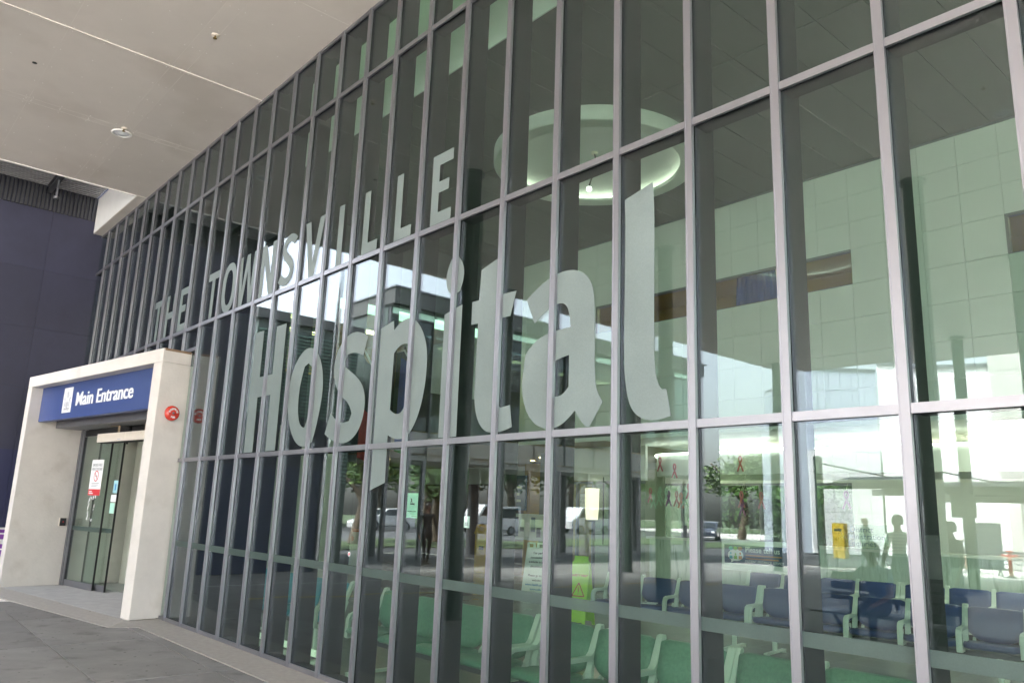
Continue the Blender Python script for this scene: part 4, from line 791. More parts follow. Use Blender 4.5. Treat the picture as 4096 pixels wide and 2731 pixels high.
for x, z, c, hi, l in [(-9.16, 2.67, 'pink', 1, 'pink ribbon on the bulkhead face nearest its curved left end'), (-8.34, 2.69, 'coral', 1, 'coral ribbon high on the bulkhead left of the mullion'), (-8.8, 2.53, 'red', 1, 'red ribbon low on the bulkhead between two pinkish ones'), (-7.3, 2.64, 'coral', 1, 'coral ribbon on the bulkhead above the feedback sign'),
    (-9.19, 2.04, 'pink', 0, 'pink hanging ribbon at the left end of the cluster'), (-9.12, 1.93, 'mint', 0, 'pale mint ribbon hanging lowest at the left of the cluster'), (-8.95, 2.06, 'mint', 0, 'mint ribbon hanging above another mint one'), (-8.98, 1.98, 'mint', 0, 'mint ribbon with a short loop hanging in the middle left'), (-8.80, 2.03, 'mint', 0, 'mint ribbon hanging beside a purple one'), (-8.74, 1.98, 'purple', 0, 'purple ribbon hanging behind a mint one'),
    (-8.55, 1.98, 'coral', 0, 'coral ribbon hanging just left of the orange one'), (-8.45, 1.95, 'orange', 0, 'bright orange ribbon hanging in the cluster'), (-8.36, 1.99, 'mint', 0, 'mint ribbon hanging right behind the orange one'), (-8.26, 2.12, 'red', 0, 'long red ribbon hanging right of the orange one'), (-8.18, 1.9, 'purple', 0, 'dark purple ribbon hanging right next to the mullion'), (-8.21, 1.72, 'mint', 0, 'mint ribbon hanging lowest of all next to the mullion'),
    (-7.12, 1.98, 'coral', 0, 'coral ribbon on a long string over the feedback sign'), (-7.11, 1.84, 'purple', 0, 'purple ribbon tied below the coral one on one string'), (-6.72, 1.97, 'pink', 0, 'faint pink ribbon hanging near the right end of the sign'), (-5.18, 2.0, 'purple', 0, 'purple ribbon hanging in front of the white building reflection')]:
    t = thing('awareness_ribbon', l, 'ribbon', (x, 8.7 if not hi else 8.97, z), 0, 'awareness ribbons over reception')
    link('loop', RM_[c], t)
    if not hi: MB().tube((0, 0, 0.12), (0.01, 0.15, 2.43 - z), 0.003, 0.003, 5).obj('string', mat('tinsel string', (0.5, 0.5, 0.4), 0.3, 0.6), t)
# ================================================================ BEAM SEATING
def bar(b, p, q, w_=0.058, h=0.034):
    p = Vector(p); q = Vector(q); d = (q - p); L_ = d.length; d.normalize(); xax = Vector((1, 0, 0)); n_ = d.cross(xax).normalized()
    M_ = Matrix(((xax.x, d.x, n_.x, p.x), (xax.y, d.y, n_.y, p.y), (xax.z, d.z, n_.z, p.z), (0, 0, 0, 1)))
    b.box((-w_/2, -h*0.35, -h/2), (w_/2, L_ + h*0.35, h/2), 0, M_)
def frame_mesh():
    b = MB(); prof = [(0.03, 0.765), (-0.05, 0.585), (-0.085, 0.55), (-0.33, 0.548), (-0.375, 0.53), (-0.395, 0.49), (-0.40, 0.335)]
    for p, q in zip(prof, prof[1:]): bar(b, (0, *p), (0, *q))
    bar(b, (0, -0.04, 0.57), (0, -0.075, 0.46)); bar(b, (0, -0.075, 0.46), (0, -0.08, 0.335)); bar(b, (0, -0.08, 0.335), (0, -0.40, 0.335)); bar(b, (0, 0.03, 0.765), (0, 0.045, 0.768))
    return b.mesh('arm_frame', ch_frame, 0.007)
FRAME = frame_mesh()
def cushion(prof, x0, x1, nx=8, bulge=0.02, roundbot=0.0):
    """sheet swept along x from a closed yz profile, edges pulled in"""
    b = MB(); n = len(prof); vs = []
    for i in range(nx + 1):
        u = i/nx; x = x0 + (x1 - x0)*u; e = abs(2*u - 1); s = 1 - 0.35*max(0, e - 0.8)/0.2
        cy = sum(p[0] for p in prof)/n; cz = sum(p[1] for p in prof)/n
        for y, z in prof:
            zz = z; 
            if roundbot and z < cz: zz = z + roundbot*e**2.4
            vs.append((x, cy + (y - cy)*s, cz + (zz - cz)*(1 - 0.08*max(0, e - 0.8)/0.2)))
    fs = [(i*n + k, i*n + (k+1) % n, (i+1)*n + (k+1) % n, (i+1)*n + k) for i in range(nx) for k in range(n)] + [tuple(range(n))[::-1], tuple(nx*n + k for k in range(n))]
    return b.add(vs, fs, 0, True)
P = 0.58
back_prof = [(0.035, 0.755), (0.02, 0.765), (0.0, 0.755), (-0.06, 0.60), (-0.085, 0.46), (-0.075, 0.41), (-0.05, 0.40), (-0.04, 0.45), (-0.015, 0.60)]
seat_prof = [(-0.44, 0.37), (-0.47, 0.395), (-0.45, 0.425), (-0.36, 0.435), (-0.2, 0.415), (-0.07, 0.42), (-0.05, 0.40), (-0.07, 0.37)]
SEATS = {}
for nm_, m_ in (('green', green_v), ('teal', teal_v), ('blue', blue_v)):
    SEATS[nm_] = (cushion(back_prof, 0.03, P - 0.03, 10, roundbot=0.09).mesh('backrest', m_), cushion(seat_prof, 0.035, P - 0.035, 10).mesh('seat', m_))
bb = MB(); bb.prism([(-0.1, 0.37), (-0.02, 0.45), (-0.02, 0.40), (-0.1, 0.34)], 0.06, 0.09, plane='YZ').prism([(-0.1, 0.37), (-0.02, 0.45), (-0.02, 0.40), (-0.1, 0.34)], P - 0.09, P - 0.06, plane='YZ'); BRK = bb.mesh('back_bracket', ch_frame)
pb = MB(); pb.tube((0, -0.24, 0.035), (0, -0.24, 0.29), 0.03, 0.03, 14); pb.box((-0.03, -0.52, 0.02), (0.03, 0.05, 0.045)); pb.box((-0.028, -0.52, 0.0), (0.028, -0.47, 0.02)).box((-0.028, 0.0, 0.0), (0.028, 0.05, 0.02)); LEG = pb.mesh('leg', ch_frame, 0.008)
def bench(x, y, rz, n, kind, label, group, arms='all'):
    t = thing('beam_seat', label, 'waiting chairs', (x, y, 0), rz, group)
    for k in (range(n + 1) if arms == 'all' else (0, n)): link('arm_frame', FRAME, t, (k*P, 0, 0))
    for k in range(n):
        link('backrest', SEATS[kind][0], t, (k*P, 0, 0)); link('seat', SEATS[kind][1], t, (k*P, 0, 0)); link('back_bracket', BRK, t, (k*P, 0, 0))
    box('beam', (-0.02, -0.28, 0.285), (n*P + 0.02, -0.2, 0.335), steel_dk, t)
    for k in ([0.42, n - 0.42] if n > 2 else [n/2]): link('leg', LEG, t, (k*P, 0, 0))
    return t
G = 'rows of waiting chairs'
bench(-6.30, 0.74, 0, 4, 'green', 'green seats by the glass starting left of the column reflection', G, 'ends')
bench(-3.90, 0.74, 0.02, 3, 'green', 'middle green row by the glass below the yellow safety sign', G)
bench(-2.13, 0.79, 0.03, 4, 'green', 'nearest green row by the glass at the bottom right', G)
bench(-9.34, 0.76, 0, 4, 'teal', 'teal blue seats by the glass left of the green rows', G, 'ends')
bench(-7.15, 5.18, 0.145, 4, 'blue', 'navy blue seats beside the yellow safety sign', G)
bench(-4.82, 5.53, 0.145, 5, 'blue', 'long navy blue row in the middle of the waiting room', G)
bench(-1.90, 5.97, 0.145, 3, 'blue', 'navy blue row at the far right of the waiting room', G)
bench(-6.63, 8.10, 0.145, 4, 'blue', 'rear navy blue row under the feedback sign', G)
bench(-4.27, 8.46, 0.145, 5, 'blue', 'rear navy blue row under the enquiries board', G)
t = thing('magazine', 'open magazine left lying on a navy seat', 'magazine', (-6.3, 5.02, 0.437), 0.5); b = MB(); b.prism([(-.14, -.1), (.14, -.1), (.14, .1), (-.14, .1)], 0, .008); b.obj('pages', white_m, t); box('picture', (-.1, -.07, .0085), (0, .07, .0095), grey_print, t)
# skirting heater tubes along the glass
for x in (-8.45, -7.75, -7.05, -9.15):
    t = thing('floor_uplight', 'short pale tube lamp on the floor by the sill, ' + {-8.45: 'second from the left', -7.75: 'third from the left', -7.05: 'rightmost', -9.15: 'leftmost'}[x], 'floor light', (x, 0.42, 0.05), 0, 'tube lamps along the sill'); MB().tube((-0.16, 0, 0), (0.02, 0, 0), 0.035, 0.035, 14).obj('tube', mat('pale lit tube', (0.75, 0.85, 0.7), 0.3, emit=(0.7, 0.9, 0.65), estr=0.05), t); box('cradle', (-0.13, -0.03, -0.05), (-0.02, 0.03, -0.03), steel_dk, t)
# ================================================================ SIGNS ON THE FLOOR
af = thing('parking_sign', 'white A frame sign about car parking concessions', 'sign', (-10.2, 6.7, 0), 0.35)
tl = R(13)
for s_, nm in ((1, 'front_board'), (-1, 'back_board')):
    o_ = link(nm, None, af) if False else None
    b = MB(); b.box((-0.29, -0.012, 0.02), (0.29, 0.012, 0.98)); 
    for xx in (-0.29, -0.08, 0.13): b.box((xx, -0.012, 0.98), (xx + 0.03, 0.012, 1.07)).box((xx + 0.13, -0.012, 0.98), (xx + 0.16, 0.012, 1.07)).box((xx + 0.0301, -0.0119, 1.05), (xx + 0.1299, 0.0119, 1.0701))
    o = b.obj(nm, mat('white plastic', (0.9, 0.93, 0.91), 0.4), af, (0, -0.24*s_, 0), (-tl*s_, 0, 0))
    if s_ == 1:
        for k, (ln, mm) in enumerate((('Car parking', black_m), ('concessions are', black_m), ('available in special', black_m), ('circumstances.', black_m), ('', black_m), ('Please go to our', black_m), ('website:', black_m), ('www.health.qld.gov', mat('link blue print', (0.02, 0.25, 0.5))), ('townsville', mat('link blue print', (0.02, 0.25, 0.5))), ('or inquire at C', black_m))):
            if ln:
                me = text_mesh(ln, 0.058, bold=0.0012, align='CENTER'); me.materials.clear(); me.materials.append(mm); link('print', me, o, (0, -0.0135, 0.86 - 0.083*k), (R(90), 0, 0))
ys = thing('safety_sign', 'fluorescent yellow safety first folding floor sign', 'sign', (-7.55, 5.02, 0), 0.3)
for s_ in (1, -1):
    b = MB(); b.prism([(-0.15, 0.0), (-0.11, 0.0), (-0.10, 0.05), (0.10, 0.05), (0.11, 0.0), (0.15, 0.0), (0.145, 0.9), (0.11, 0.93), (0.11, 1.0), (-0.11, 1.0), (-0.11, 0.93), (-0.145, 0.9)], -0.006, 0.006, plane='XZ')
    o = b.obj('panel', hivis, ys, (0, -0.17*s_, 0.0), (-R(9.5)*s_, 0, 0))
    if s_ == 1:
        me = text_mesh('SAFETY FIRST', 0.046, bold=0.001, align='CENTER'); me.materials.clear(); me.materials.append(red_print); link('print', me, o, (0, -0.0065, 0.70), (R(90), 0, 0))
        b = MB()
        for p, q in (((-.1, .42), (0, .61)), ((0, .61), (.1, .42)), ((.1, .42), (-.1, .42))):
            d = (Vector(q) - Vector(p)).normalized(); nn = Vector((-d.y, d.x))*.007; b.prism([(p[0]+nn.x, p[1]+nn.y), (p[0]-nn.x, p[1]-nn.y), (q[0]-nn.x, q[1]-nn.y), (q[0]+nn.x, q[1]+nn.y)], -0.0085, -0.0062, plane='XZ')
        b.box((-.006, -.0085, .475), (.006, -.0062, .545)).box((-.006, -.0085, .448), (.006, -.0062, .462)); b.obj('warning_triangle', red_print, o)
# quiet room partition with sconce
qp = thing('quiet_room_partition', 'framed glass partition of the quiet room left of reception', 'partition', (-12.4, 8.9, 0))
for k in range(6):
    b = MB(); b.box((0.48*k, 0, 0), (0.48*k + 0.04, 0.07, 2.32)).box((0.48*k + 0.04, 0.01, 2.26), (0.48*k + 0.48, 0.06, 2.32)); b.obj('frame', steel_gr, qp); box('pane', (0.48*k + 0.04, 0.03, 0.02), (0.48*k + 0.48, 0.04, 2.26), GLASS2, qp)
box('head_panel', (0, 0.0, 2.33), (2.92, 0.07, 3.05), bulk_m, qp); box('back_panel', (0.9, 0.6, 0), (2.92, 0.65, 2.6), mat('pale green room wall', (0.42, 0.45, 0.34), 0.6), qp)
MB().tube((1.82, -0.05, 1.0), (1.82, -0.05, 2.4), 0.016, 0.016, 8).obj('pull_handle', steel_dk, qp)
q = thing('quiet_sign', 'white Quiet Please sheet on the partition glass', 'sign', (-11.16, 8.88, 1.89)); box('sheet', (-0.13, 0, -0.15), (0.13, 0.003, 0.15), white_m, q); text('print', 'QUIET\nPLEASE', 0.085, grey_print, (0, -0.001, 0.035), 0, q, align='CENTER')
s_ = thing('wall_light', 'tall glowing wall light beside the Quiet Please sheet', 'wall light', (-10.88, 8.82, 1.5)); MB().lathe([(0.13, 0.0), (0.15, 0.3), (0.155, 0.66)], n=20).obj('shade', sconce_m, s_); MB().lathe([(0.05, -0.04), (0.13, 0.0)], n=16).obj('holder', steel_gr, s_)
# info desk at the left
idk = thing('information_desk', 'white information desk with an orange top edge', 'desk', (0, 6.9, 0))
for k, x0 in enumerate((-22.6, -21.2, -19.8, -18.4)):
    box('front_panel', (x0, 0, 0.12), (x0 + 1.39, 0.03, 0.96), mat('white laminate', (0.7, 0.74, 0.72), 0.4), idk)
box('orange_top', (-22.65, -0.04, 0.96), (-16.98, 0.6, 1.0), orange_m, idk); box('plinth', (-22.5, 0.02, 0), (-17.1, 0.5, 0.12), black_m, idk)
text('print', 'TOWNSVILLE', 0.16, grey_print, (-21.0, -0.003, 0.55), 0, idk); text('print', 'Enquiries', 0.26, black_m, (-19.15, -0.003, 0.45), 0, idk, bold=0.003)
MB().prism([(-22.4, .3), (-22.3, .3), (-21.95, .7), (-22.05, .7)], -0.004, -0.001, plane='XZ').obj('print_stroke', red_print, idk); MB().prism([(-22.3, .7), (-21.9, .72), (-21.9, .78), (-22.3, .78)], -0.004, -0.001, plane='XZ').obj('print_stroke', orange_m, idk)
yb = thing('yellow_bin', 'yellow lidded bin standing in the left lobby', 'bin', (-15.6, 9.9, 0)); MB().box((-0.28, -0.25, 0), (0.28, 0.25, 1.0)).obj('body', mat('yellow plastic', (0.65, 0.42, 0.01), 0.4), yb, bevel=.03); MB().prism([(-.3, 1.0), (.3, 1.0), (.26, 1.12), (-.18, 1.25)], -.27, .27, plane='XZ').obj('lid', mat('yellow plastic', (0.65, 0.42, 0.01), 0.4), yb); box('label_plate', (-0.1, -0.256, 0.6), (0.1, -0.2515, 0.7), black_m, yb)
b2 = thing('cream_bin', 'short cream cylindrical bin on the lobby floor', 'bin', (-12.6, 5.2, 0)); MB().lathe([(0.0, 0), (0.17, 0), (0.18, 0.55), (0.15, 0.58), (0.0, 0.58)], n=22).obj('body', mat('cream plastic', (0.55, 0.55, 0.42), 0.5), b2); MB().lathe([(0.185, 0.55), (0.185, 0.6), (0.1, 0.62), (0.1, 0.6)], n=22).obj('rim', steel_gr, b2)
dr = thing('directory_board', 'dark directory board hanging in the left lobby', 'sign', (-14.2, 9.4, 1.65), 0.0); box('board', (-0.55, 0, 0), (0.55, 0.05, 0.85), dkblue_p, dr); print_lines(dr, mat('pale board', (0.62, 0.68, 0.62)), -0.1, (0.3, 0.5, 0.42, 0.48), 0.74, 0.16, 0.06, -0.003)
ntb = thing('notice_board', 'pale notice board with pinned papers behind the column', 'notice board', (-13.7, 9.38, 0.95)); box('board', (-0.75, 0, 0), (0.75, 0.03, 0.62), mat('pale board', (0.62, 0.68, 0.62)), ntb)
for k in range(7): box('paper', (-0.7 + 0.2*k, -0.004, 0.08 + 0.12*(k % 2)), (-0.55 + 0.2*k, -0.001, 0.30 + 0.12*(k % 3)), (black_m, white_m, dkblue_p)[k % 3], ntb)
# wall sections hiding depth at the left lobby
wl = struct('left_lobby_wall'); box('dark_wall', (-13.2, 9.45, 0), (-12.45, 9.6, 3.05), dkgreen, wl); box('amber_wall', (-17, 12.4, 0), (-13.2, 12.5, 3.05), ochre_m, wl)
# flags in the lobby
def flag(x, y, z, parts, label, rz, h):
    t = thing('flag', label, 'flag', (x, y, z), rz)
    MB().tube((0, 0, 0.35), (0, 0.5, -0.35), 0.02, 0.02, 8).obj('pole', white_paint, t); MB().lathe([(0.0, 0.05), (0.03, 0.02), (0.0, -0.03)], (0, 0, 0.38), 10).obj('finial', brown_m, t)
    for k, (m_, z0, z1, nm) in enumerate(parts):
        b = MB(); n = 14; vs = []
        for i in range(n + 1):
            u = i/n; yv_ = -0.08 + 0.55*u
            for zz in (z0, z1):
                sag = 0.25*u
                vs.append((0.05*math.sin(u*9 + zz*2), yv_*(1 + 0.06*zz), zz*h - sag*(1 + 0.3*zz)))
        b.add(vs, [(2*i, 2*i+1, 2*i+3, 2*i+2) for i in range(n)], 0, True); b.add([(v[0]+.006, v[1], v[2]) for v in vs], [(2*i, 2*i+2, 2*i+3, 2*i+1) for i in range(n)], 0, True); b.obj(nm, m_, t)
    return t
flag(-12.35, 3.75, 4.35, [(mat('black flag cloth', (0.02, 0.02, 0.02), 0.8), 0.1, -0.55, 'black_half'), (mat('red flag cloth', (0.45, 0.03, 0.02), 0.8), -0.55, -1.2, 'red_half')], 'flag with a black and a red half hanging behind the letter s', 0.0, 1.5)
flag(-12.35, 4.75, 4.4, [(mat('blue flag cloth', (0.02, 0.05, 0.28), 0.8), 0.1, -0.9, 'blue_field'), (mat('green flag cloth', (0.03, 0.22, 0.06), 0.8), -0.9, -1.0, 'green_edge')], 'blue flag on a pole hanging inside behind the letter p', 0.0, 1.7)
# ================================================================ BUILDINGS OPPOSITE (seen mirrored in the glass)
ob = thing('glass_building', 'dark roofed two storey glass building mirrored behind the word Hospital', 'building', (-20, -9.25, 0))
Yb = -16.0
box('roof_fascia', (-2.6, Yb, 7.93), (0.35, 0.1, 8.45), dk_fascia, ob); box('roof_cap', (-2.6, Yb - 0.1, 8.45), (0.42, 0.15, 8.5), steel_gr, ob)
box('soffit_band', (-2.6, Yb, 7.88), (0.2, 0.05, 7.925), dk_fascia, ob)
for k in range(10):
    y1 = -1.6*k - 0.02; y0 = y1 - 1.56
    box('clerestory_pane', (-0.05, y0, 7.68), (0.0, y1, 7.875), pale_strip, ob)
    box('window', (-0.06, y0, 4.05), (-0.04, y1, 5.8), GLASS3, ob); box('window', (-0.06, y0, 5.86), (-0.04, y1, 7.62), GLASS3, ob)
    box('spandrel', (-0.04, y0, 3.3), (0.02, y1, 4.0), spandrel, ob)
    box('mullion', (-0.08, y1 - 0.01, 3.3), (0.05, y1 + 0.05, 7.87), steel_dk, ob)
box('transom', (-0.05, Yb, 5.8), (0.03, 0.0, 5.855), steel_dk, ob); box('transom', (-0.05, Yb, 7.62), (0.03, 0.0, 7.675), steel_dk, ob)
box('end_wall', (-2.6, -0.0, 3.3), (-0.1, 0.04, 7.87), dkgreen, ob); box('floor_slab', (-2.6, Yb, 3.1), (-0.05, -0.05, 3.28), spandrel, ob); box('rear_wall', (-2.6, Yb, 3.3), (-2.5, -0.05, 7.8), ochre_m, ob)
for k in range(11): MB().box((-0.14, -1.55*k - 0.1, 0), (0.0, -1.55*k, 3.1)).obj('post', steel_gr, ob)
for k in range(4): MB().tube((-2.3, -1 - 4.6*k, 0), (-2.3, -1 - 4.6*k, 3.1), 0.2).obj('post', steel_dk, ob)
for k in range(6): box('ceiling_light', (-1.6, -1.5 - 2.6*k, 7.2), (-1.3, -0.3 - 2.6*k, 7.25), fluo_m, ob)
lb = thing('louvre_building', 'low dark louvred block mirrored at the left of the sky patch', 'building', (-20, -4.9, 0))
box('walls', (-6, -3.2, 0), (-0.08, 0, 6.7), dkgreen, lb); box('roof_edge', (-6.1, -3.25, 6.7), (0.1, 0.1, 6.98), dk_fascia, lb)
b = MB()
for k in range(40): b.prism([(-0.08, 2.3 + 0.105*k), (0.0, 2.27 + 0.105*k), (0.0, 2.29 + 0.105*k), (-0.08, 2.34 + 0.105*k)], -3.15, -0.05, plane='XZ')
tag(b.obj('louvres', mat('green louvre', (0.10, 0.17, 0.14), 0.5), lb), kind='stuff')
tr_ = thing('tie_rod', 'thin steel rod from the canopy edge to the glass building roof', 'rod', (0, 0, 0)); MB().tube((-20, -11.6, 8.45), (-14.2, -10.2, 7.5), 0.05).obj('rod', steel_gr, tr_)
# service wall and door beyond the navy wall
sv_ = thing('service_wall', 'dark grey service wall with a lever handled door', 'wall', (-17.9, -5.8, 0)); 
box('panel', (-0.3, -0.1, 0), (-0.1, 0.05, 4.6), dkgreen, sv_)
dp = thing('downpipe', 'shiny steel pole at the end of the navy wall', 'pole', (-17.4, -5.86, 0)); MB().tube((0, 0, 0), (0, 0, 7.8), 0.07, 0.07, 14).obj('pipe', mat('bright steel', (0.55, 0.56, 0.58), 0.2, 0.9), dp)
# white building with the shaded and the sunlit face
for nm_l, loc, rz, L_, Hh in (('white panel clad wall of the big building, sunlit and mirrored at right', (-17.2, -37, 0), math.atan2(-4, 9.2), 11.0, 9.6), ('wall of the big building with shade painted pale blue, mirrored left of the white one', (-17.25, -36.9, 0), math.atan2(-6, 4.8), -3.7, 9.2)):
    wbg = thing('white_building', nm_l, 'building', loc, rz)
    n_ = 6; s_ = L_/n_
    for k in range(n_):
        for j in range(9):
            xa, xb = sorted((s_*k, s_*(k+1))); box('cladding_panel', (xa + 0.012, -0.1, 0.05 + 1.02*j), (xb - 0.012, 0.0, 1.02*(j+1) + 0.03), wb_m if (L_ > 0 or j < 5) else mat('white cladding tinted as shade', (0.55, 0.60, 0.70), 0.5, var=0.03), wbg, rot=(0, 0, 0))  # upper panels of the wing: shade painted into white cladding as blue
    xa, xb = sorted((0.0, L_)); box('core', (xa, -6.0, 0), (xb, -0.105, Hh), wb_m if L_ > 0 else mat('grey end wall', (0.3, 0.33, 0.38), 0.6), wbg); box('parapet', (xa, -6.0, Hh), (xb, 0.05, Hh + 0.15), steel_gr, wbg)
    if L_ > 0: box('door', (4.2, 0.004, 0), (5.2, 0.03, 2.1), steel_dk, wbg)
cwl = thing('concrete_wall', 'tall pale grey concrete wall mirrored at the far right', 'wall', (-12.4, -38.4, 3.2))
for k in range(4):
    for j in range(3): MB().prism([(3.6*k + (0.45 if k == 0 else 0) - 0.15*(k == 0)*j, 3.0*j + 0.01), (3.6*k + 3.58, 3.0*j + 0.01), (3.6*k + 3.58, 3.0*j + 2.99), (3.6*k + (0.3 if k == 0 else 0) - 0.15*(k == 0)*j, 3.0*j + 2.99)], -0.3, 0.0, plane='XZ').obj('concrete_panel', mat('board marked concrete', (0.45, 0.43, 0.40), 0.8, var=0.1, scale=0.8, stain=((0.3, 0.28, 0.25), 0.6, 0.55, 0.5)), cwl)
for k in range(3): box('pier', (0.6 + 5*k, -0.28, -3.2), (1.1 + 5*k, 0.0, 0), mat('board marked concrete', (0.45, 0.43, 0.40)), cwl)
# suspended walkway canopy
wc = thing('walkway_canopy', 'curved walkway roof hung on rods from short dark posts', 'canopy', (-13.65, -23.75, 0))
b = MB(); n = 16; sec = []
for k in range(n+1):
    u = k/n; sec.append((-0.6 - 4.2*u, 3.02 + 0.32*math.sin(math.pi*u) - 0.1*u))
for (y0, z0), (y1, z1) in zip(sec, sec[1:]): b.prism([(y0, z0), (y1, z1), (y1, z1 + .05), (y0, z0 + .05)], 0.2, 15.0, plane='YZ')
b.obj('roof_sheet', steel_dk, wc)
MB().box((-0.3, -0.62, 2.80), (15, -0.5, 3.02)).obj('edge_beam', steel_dk, wc); MB().box((-0.3, -4.9, 2.70), (15, -4.78, 2.95)).obj('edge_beam', steel_dk, wc)
for k in range(5):
    x = 3.6*k
    box('post', (x - 0.11, -0.11, 0), (x + 0.11, 0.11, 3.95), col_m, wc); MB().tube((x + 0.1, 0, 3.7), (x + 2.1, -1.8, 3.2), 0.025).obj('tie_rod', steel_dk, wc); MB().tube((x, 0, 2.9), (x + 0.2, -0.6, 2.9), 0.05).obj('bracket', steel_dk, wc)
MB().lathe([(0.0, -0.18), (0.16, -0.1), (0.2, 0.06), (0.05, 0.12)], (4.3, -0.45, 2.72), 18).obj('dome_lamp', mat('lamp dome', (0.6, 0.62, 0.6), 0.2), wc)
# street furniture
ks = thing('yellow_bin', 'yellow upright box by the white wall, mirrored', 'bin', (-16.9, -31.6, 0)); MB().box((-0.27, -0.2, 0), (0.27, 0.2, 1.55)).obj('body', mat('mustard paint', (0.48, 0.32, 0.02), 0.5), ks, bevel=.03); box('slot', (-0.17, 0.201, 1.2), (0.17, 0.204, 1.3), black_m, ks)
hy = thing('fire_hydrant', 'red and white hydrant standpipe, mirrored beside a column', 'hydrant', (-9.5, -30.4, 0)); MB().tube((0, 0, 0), (0, 0, 0.95), 0.07).obj('pipe', red_m, hy); MB().lathe([(.16, 0), (.16, .05), (.08, .08)], n=16).obj('flange', steel_dk, hy)
for s_ in (-1, 1): MB().tube((0, 0, 0.8), (0.22*s_, 0, 0.8), 0.05).tube((0.22*s_, 0, 0.8), (0.26*s_, 0, 0.8), 0.075).obj('outlet', red_m, hy)
MB().lathe([(0.12, .95), (.12, .99), (0.02, 1.02), (0.0, 1.02)], n=14).obj('hand_wheel', red_m, hy)
def park_bench(x, y, rz, label):
    t = thing('park_bench', label, 'bench', (x, y, 0), rz, None)
    for k in range(4): box('slat', (-0.9, -0.25 + 0.13*k, 0.44), (0.9, -0.14 + 0.13*k, 0.47), steel_gr, t)
    for k in range(3): box('back_slat', (-0.9, 0.30 + 0.03*k, 0.58 + 0.13*k), (0.9, 0.33 + 0.03*k, 0.68 + 0.13*k), steel_gr, t)
    for x_ in (-0.6, 0.6):
        b = MB(); b.tube((x_, 0.2, 0.44), (x_, -0.28, 0), 0.025).tube((x_, -0.2, 0.44), (x_, 0.3, 0), 0.025).tube((x_, 0.25, 0.44), (x_, 0.4, 0.95), 0.02); b.obj('leg', steel_dk, t)
    return t
park_bench(-12.3, -33.6, R(150), 'metal bench with the man in a hat, mirrored'); park_bench(-9.8, -32.2, R(150), 'empty metal slat bench mirrored at the far right')
park_bench(-3.75, -6.6, R(180), 'metal bench with the dark haired woman, mirrored close up')
sp = thing('parking_sign_post', 'green square sign on a post mirrored on the right', 'sign', (-7.5, -20.55, 0)); box('plate', (-0.35, -0.0, 2.0), (0.3, 0.02, 2.65), dkgreen, sp); box('strap', (-0.1, 0.0, 2.2), (0.1, -0.1, 2.3), steel_gr, sp)
np_ = thing('column_notice', 'pale notice with a black heading on a mirrored column', 'notice', (-3.86, -8.63, 1.25)); box('sheet', (-0.1, 0, -0.35), (0.1, 0.004, 0.35), mat('pale board', (0.62, 0.68, 0.62)), np_); box('heading', (-0.1, 0.0041, 0.28), (0.1, 0.006, 0.35), black_m, np_)
# ================================================================ CARS
def car(x, y, rz, paint, label, van=False):
    t = thing('parked_car' if not van else 'white_van', label, 'car' if not van else 'van', (x, y, 0), rz, 'cars and vans parked opposite')
    if van: low = [(-2.3, .35), (2.35, .35), (2.4, .9), (2.1, 1.15), (1.75, 1.25), (1.2, 2.0), (-2.25, 2.05), (-2.35, 1.0)]; win = [(-2.0, 1.2), (1.55, 1.2), (1.1, 1.85), (-2.0, 1.9)]
    else: low = [(-2.1, .3), (2.15, .3), (2.2, .65), (2.0, .85), (1.1, .98), (.45, 1.42), (-1.2, 1.5), (-1.95, 1.05), (-2.15, .9)]; win = [(-1.6, 1.02), (.95, 1.0), (.38, 1.36), (-1.15, 1.42)]
    MB().prism(low, -0.85, 0.85, plane='XZ').obj('body', paint, t, bevel=0.07)
    MB().prism(win, -0.865, 0.865, plane='XZ').obj('side_windows', car_g, t)
    MB().prism([(win[1][0] + .12, win[1][1] + .02), (win[1][0] + .16, win[1][1] + .02), (win[2][0] + .16, win[2][1]), (win[2][0] + .08, win[2][1] + .03)], -0.7, 0.7, plane='XZ').obj('windscreen', car_g, t)
    for x_ in (-1.35, 1.4):
        for s_ in (-1, 1):
            w_ = MB().tube((x_, s_*0.68, .33), (x_, s_*0.88, .33), .33, .33, 20).obj('wheel', tyre, t); MB().tube((x_, s_*0.875, .33), (x_, s_*0.89, .33), .2, .2, 14).obj('rim', steel_gr, w_)
    for s_ in (-1, 1): box('headlight', (2.12, s_*.6 - .14, .6), (2.2, s_*.6 + .14, .75), white_m, t); box('tail_lamp', (-2.17, s_*.65 - .1, .75), (-2.08, s_*.65 + .1, .95), lamp_red, t)
    return t
car(-46, -26, R(95), car_w, 'white hatchback mirrored beside the no smoking sticker'); car(-44, -19, R(80), car_s, 'silver car on the road opposite'); car(-44, -34, R(90), car_w, 'white van mirrored in the waiting room panes', True); car(-43, -43, R(90), car_w, 'second white van behind the seats, mirrored', True)
car(-38, -52, R(60), car_d, 'dark car far along the road'); car(-30, -56, R(20), car_w, 'white van by the car park entrance', True)
for k in range(6): car(-12 + 3.1*k, -52 - 0.6*k, R(100), (car_w, car_s, car_w, car_d, car_s, car_w)[k], ('white', 'silver', 'clean white', 'dark', 'grey', 'bright white')[k] + ' car in the car park row number ' + ('nearest the concrete wall', 'second from the concrete wall', 'third from the concrete wall', 'fourth from the concrete wall', 'fifth from the concrete wall', 'last of the row')[k].replace('number ', ''))
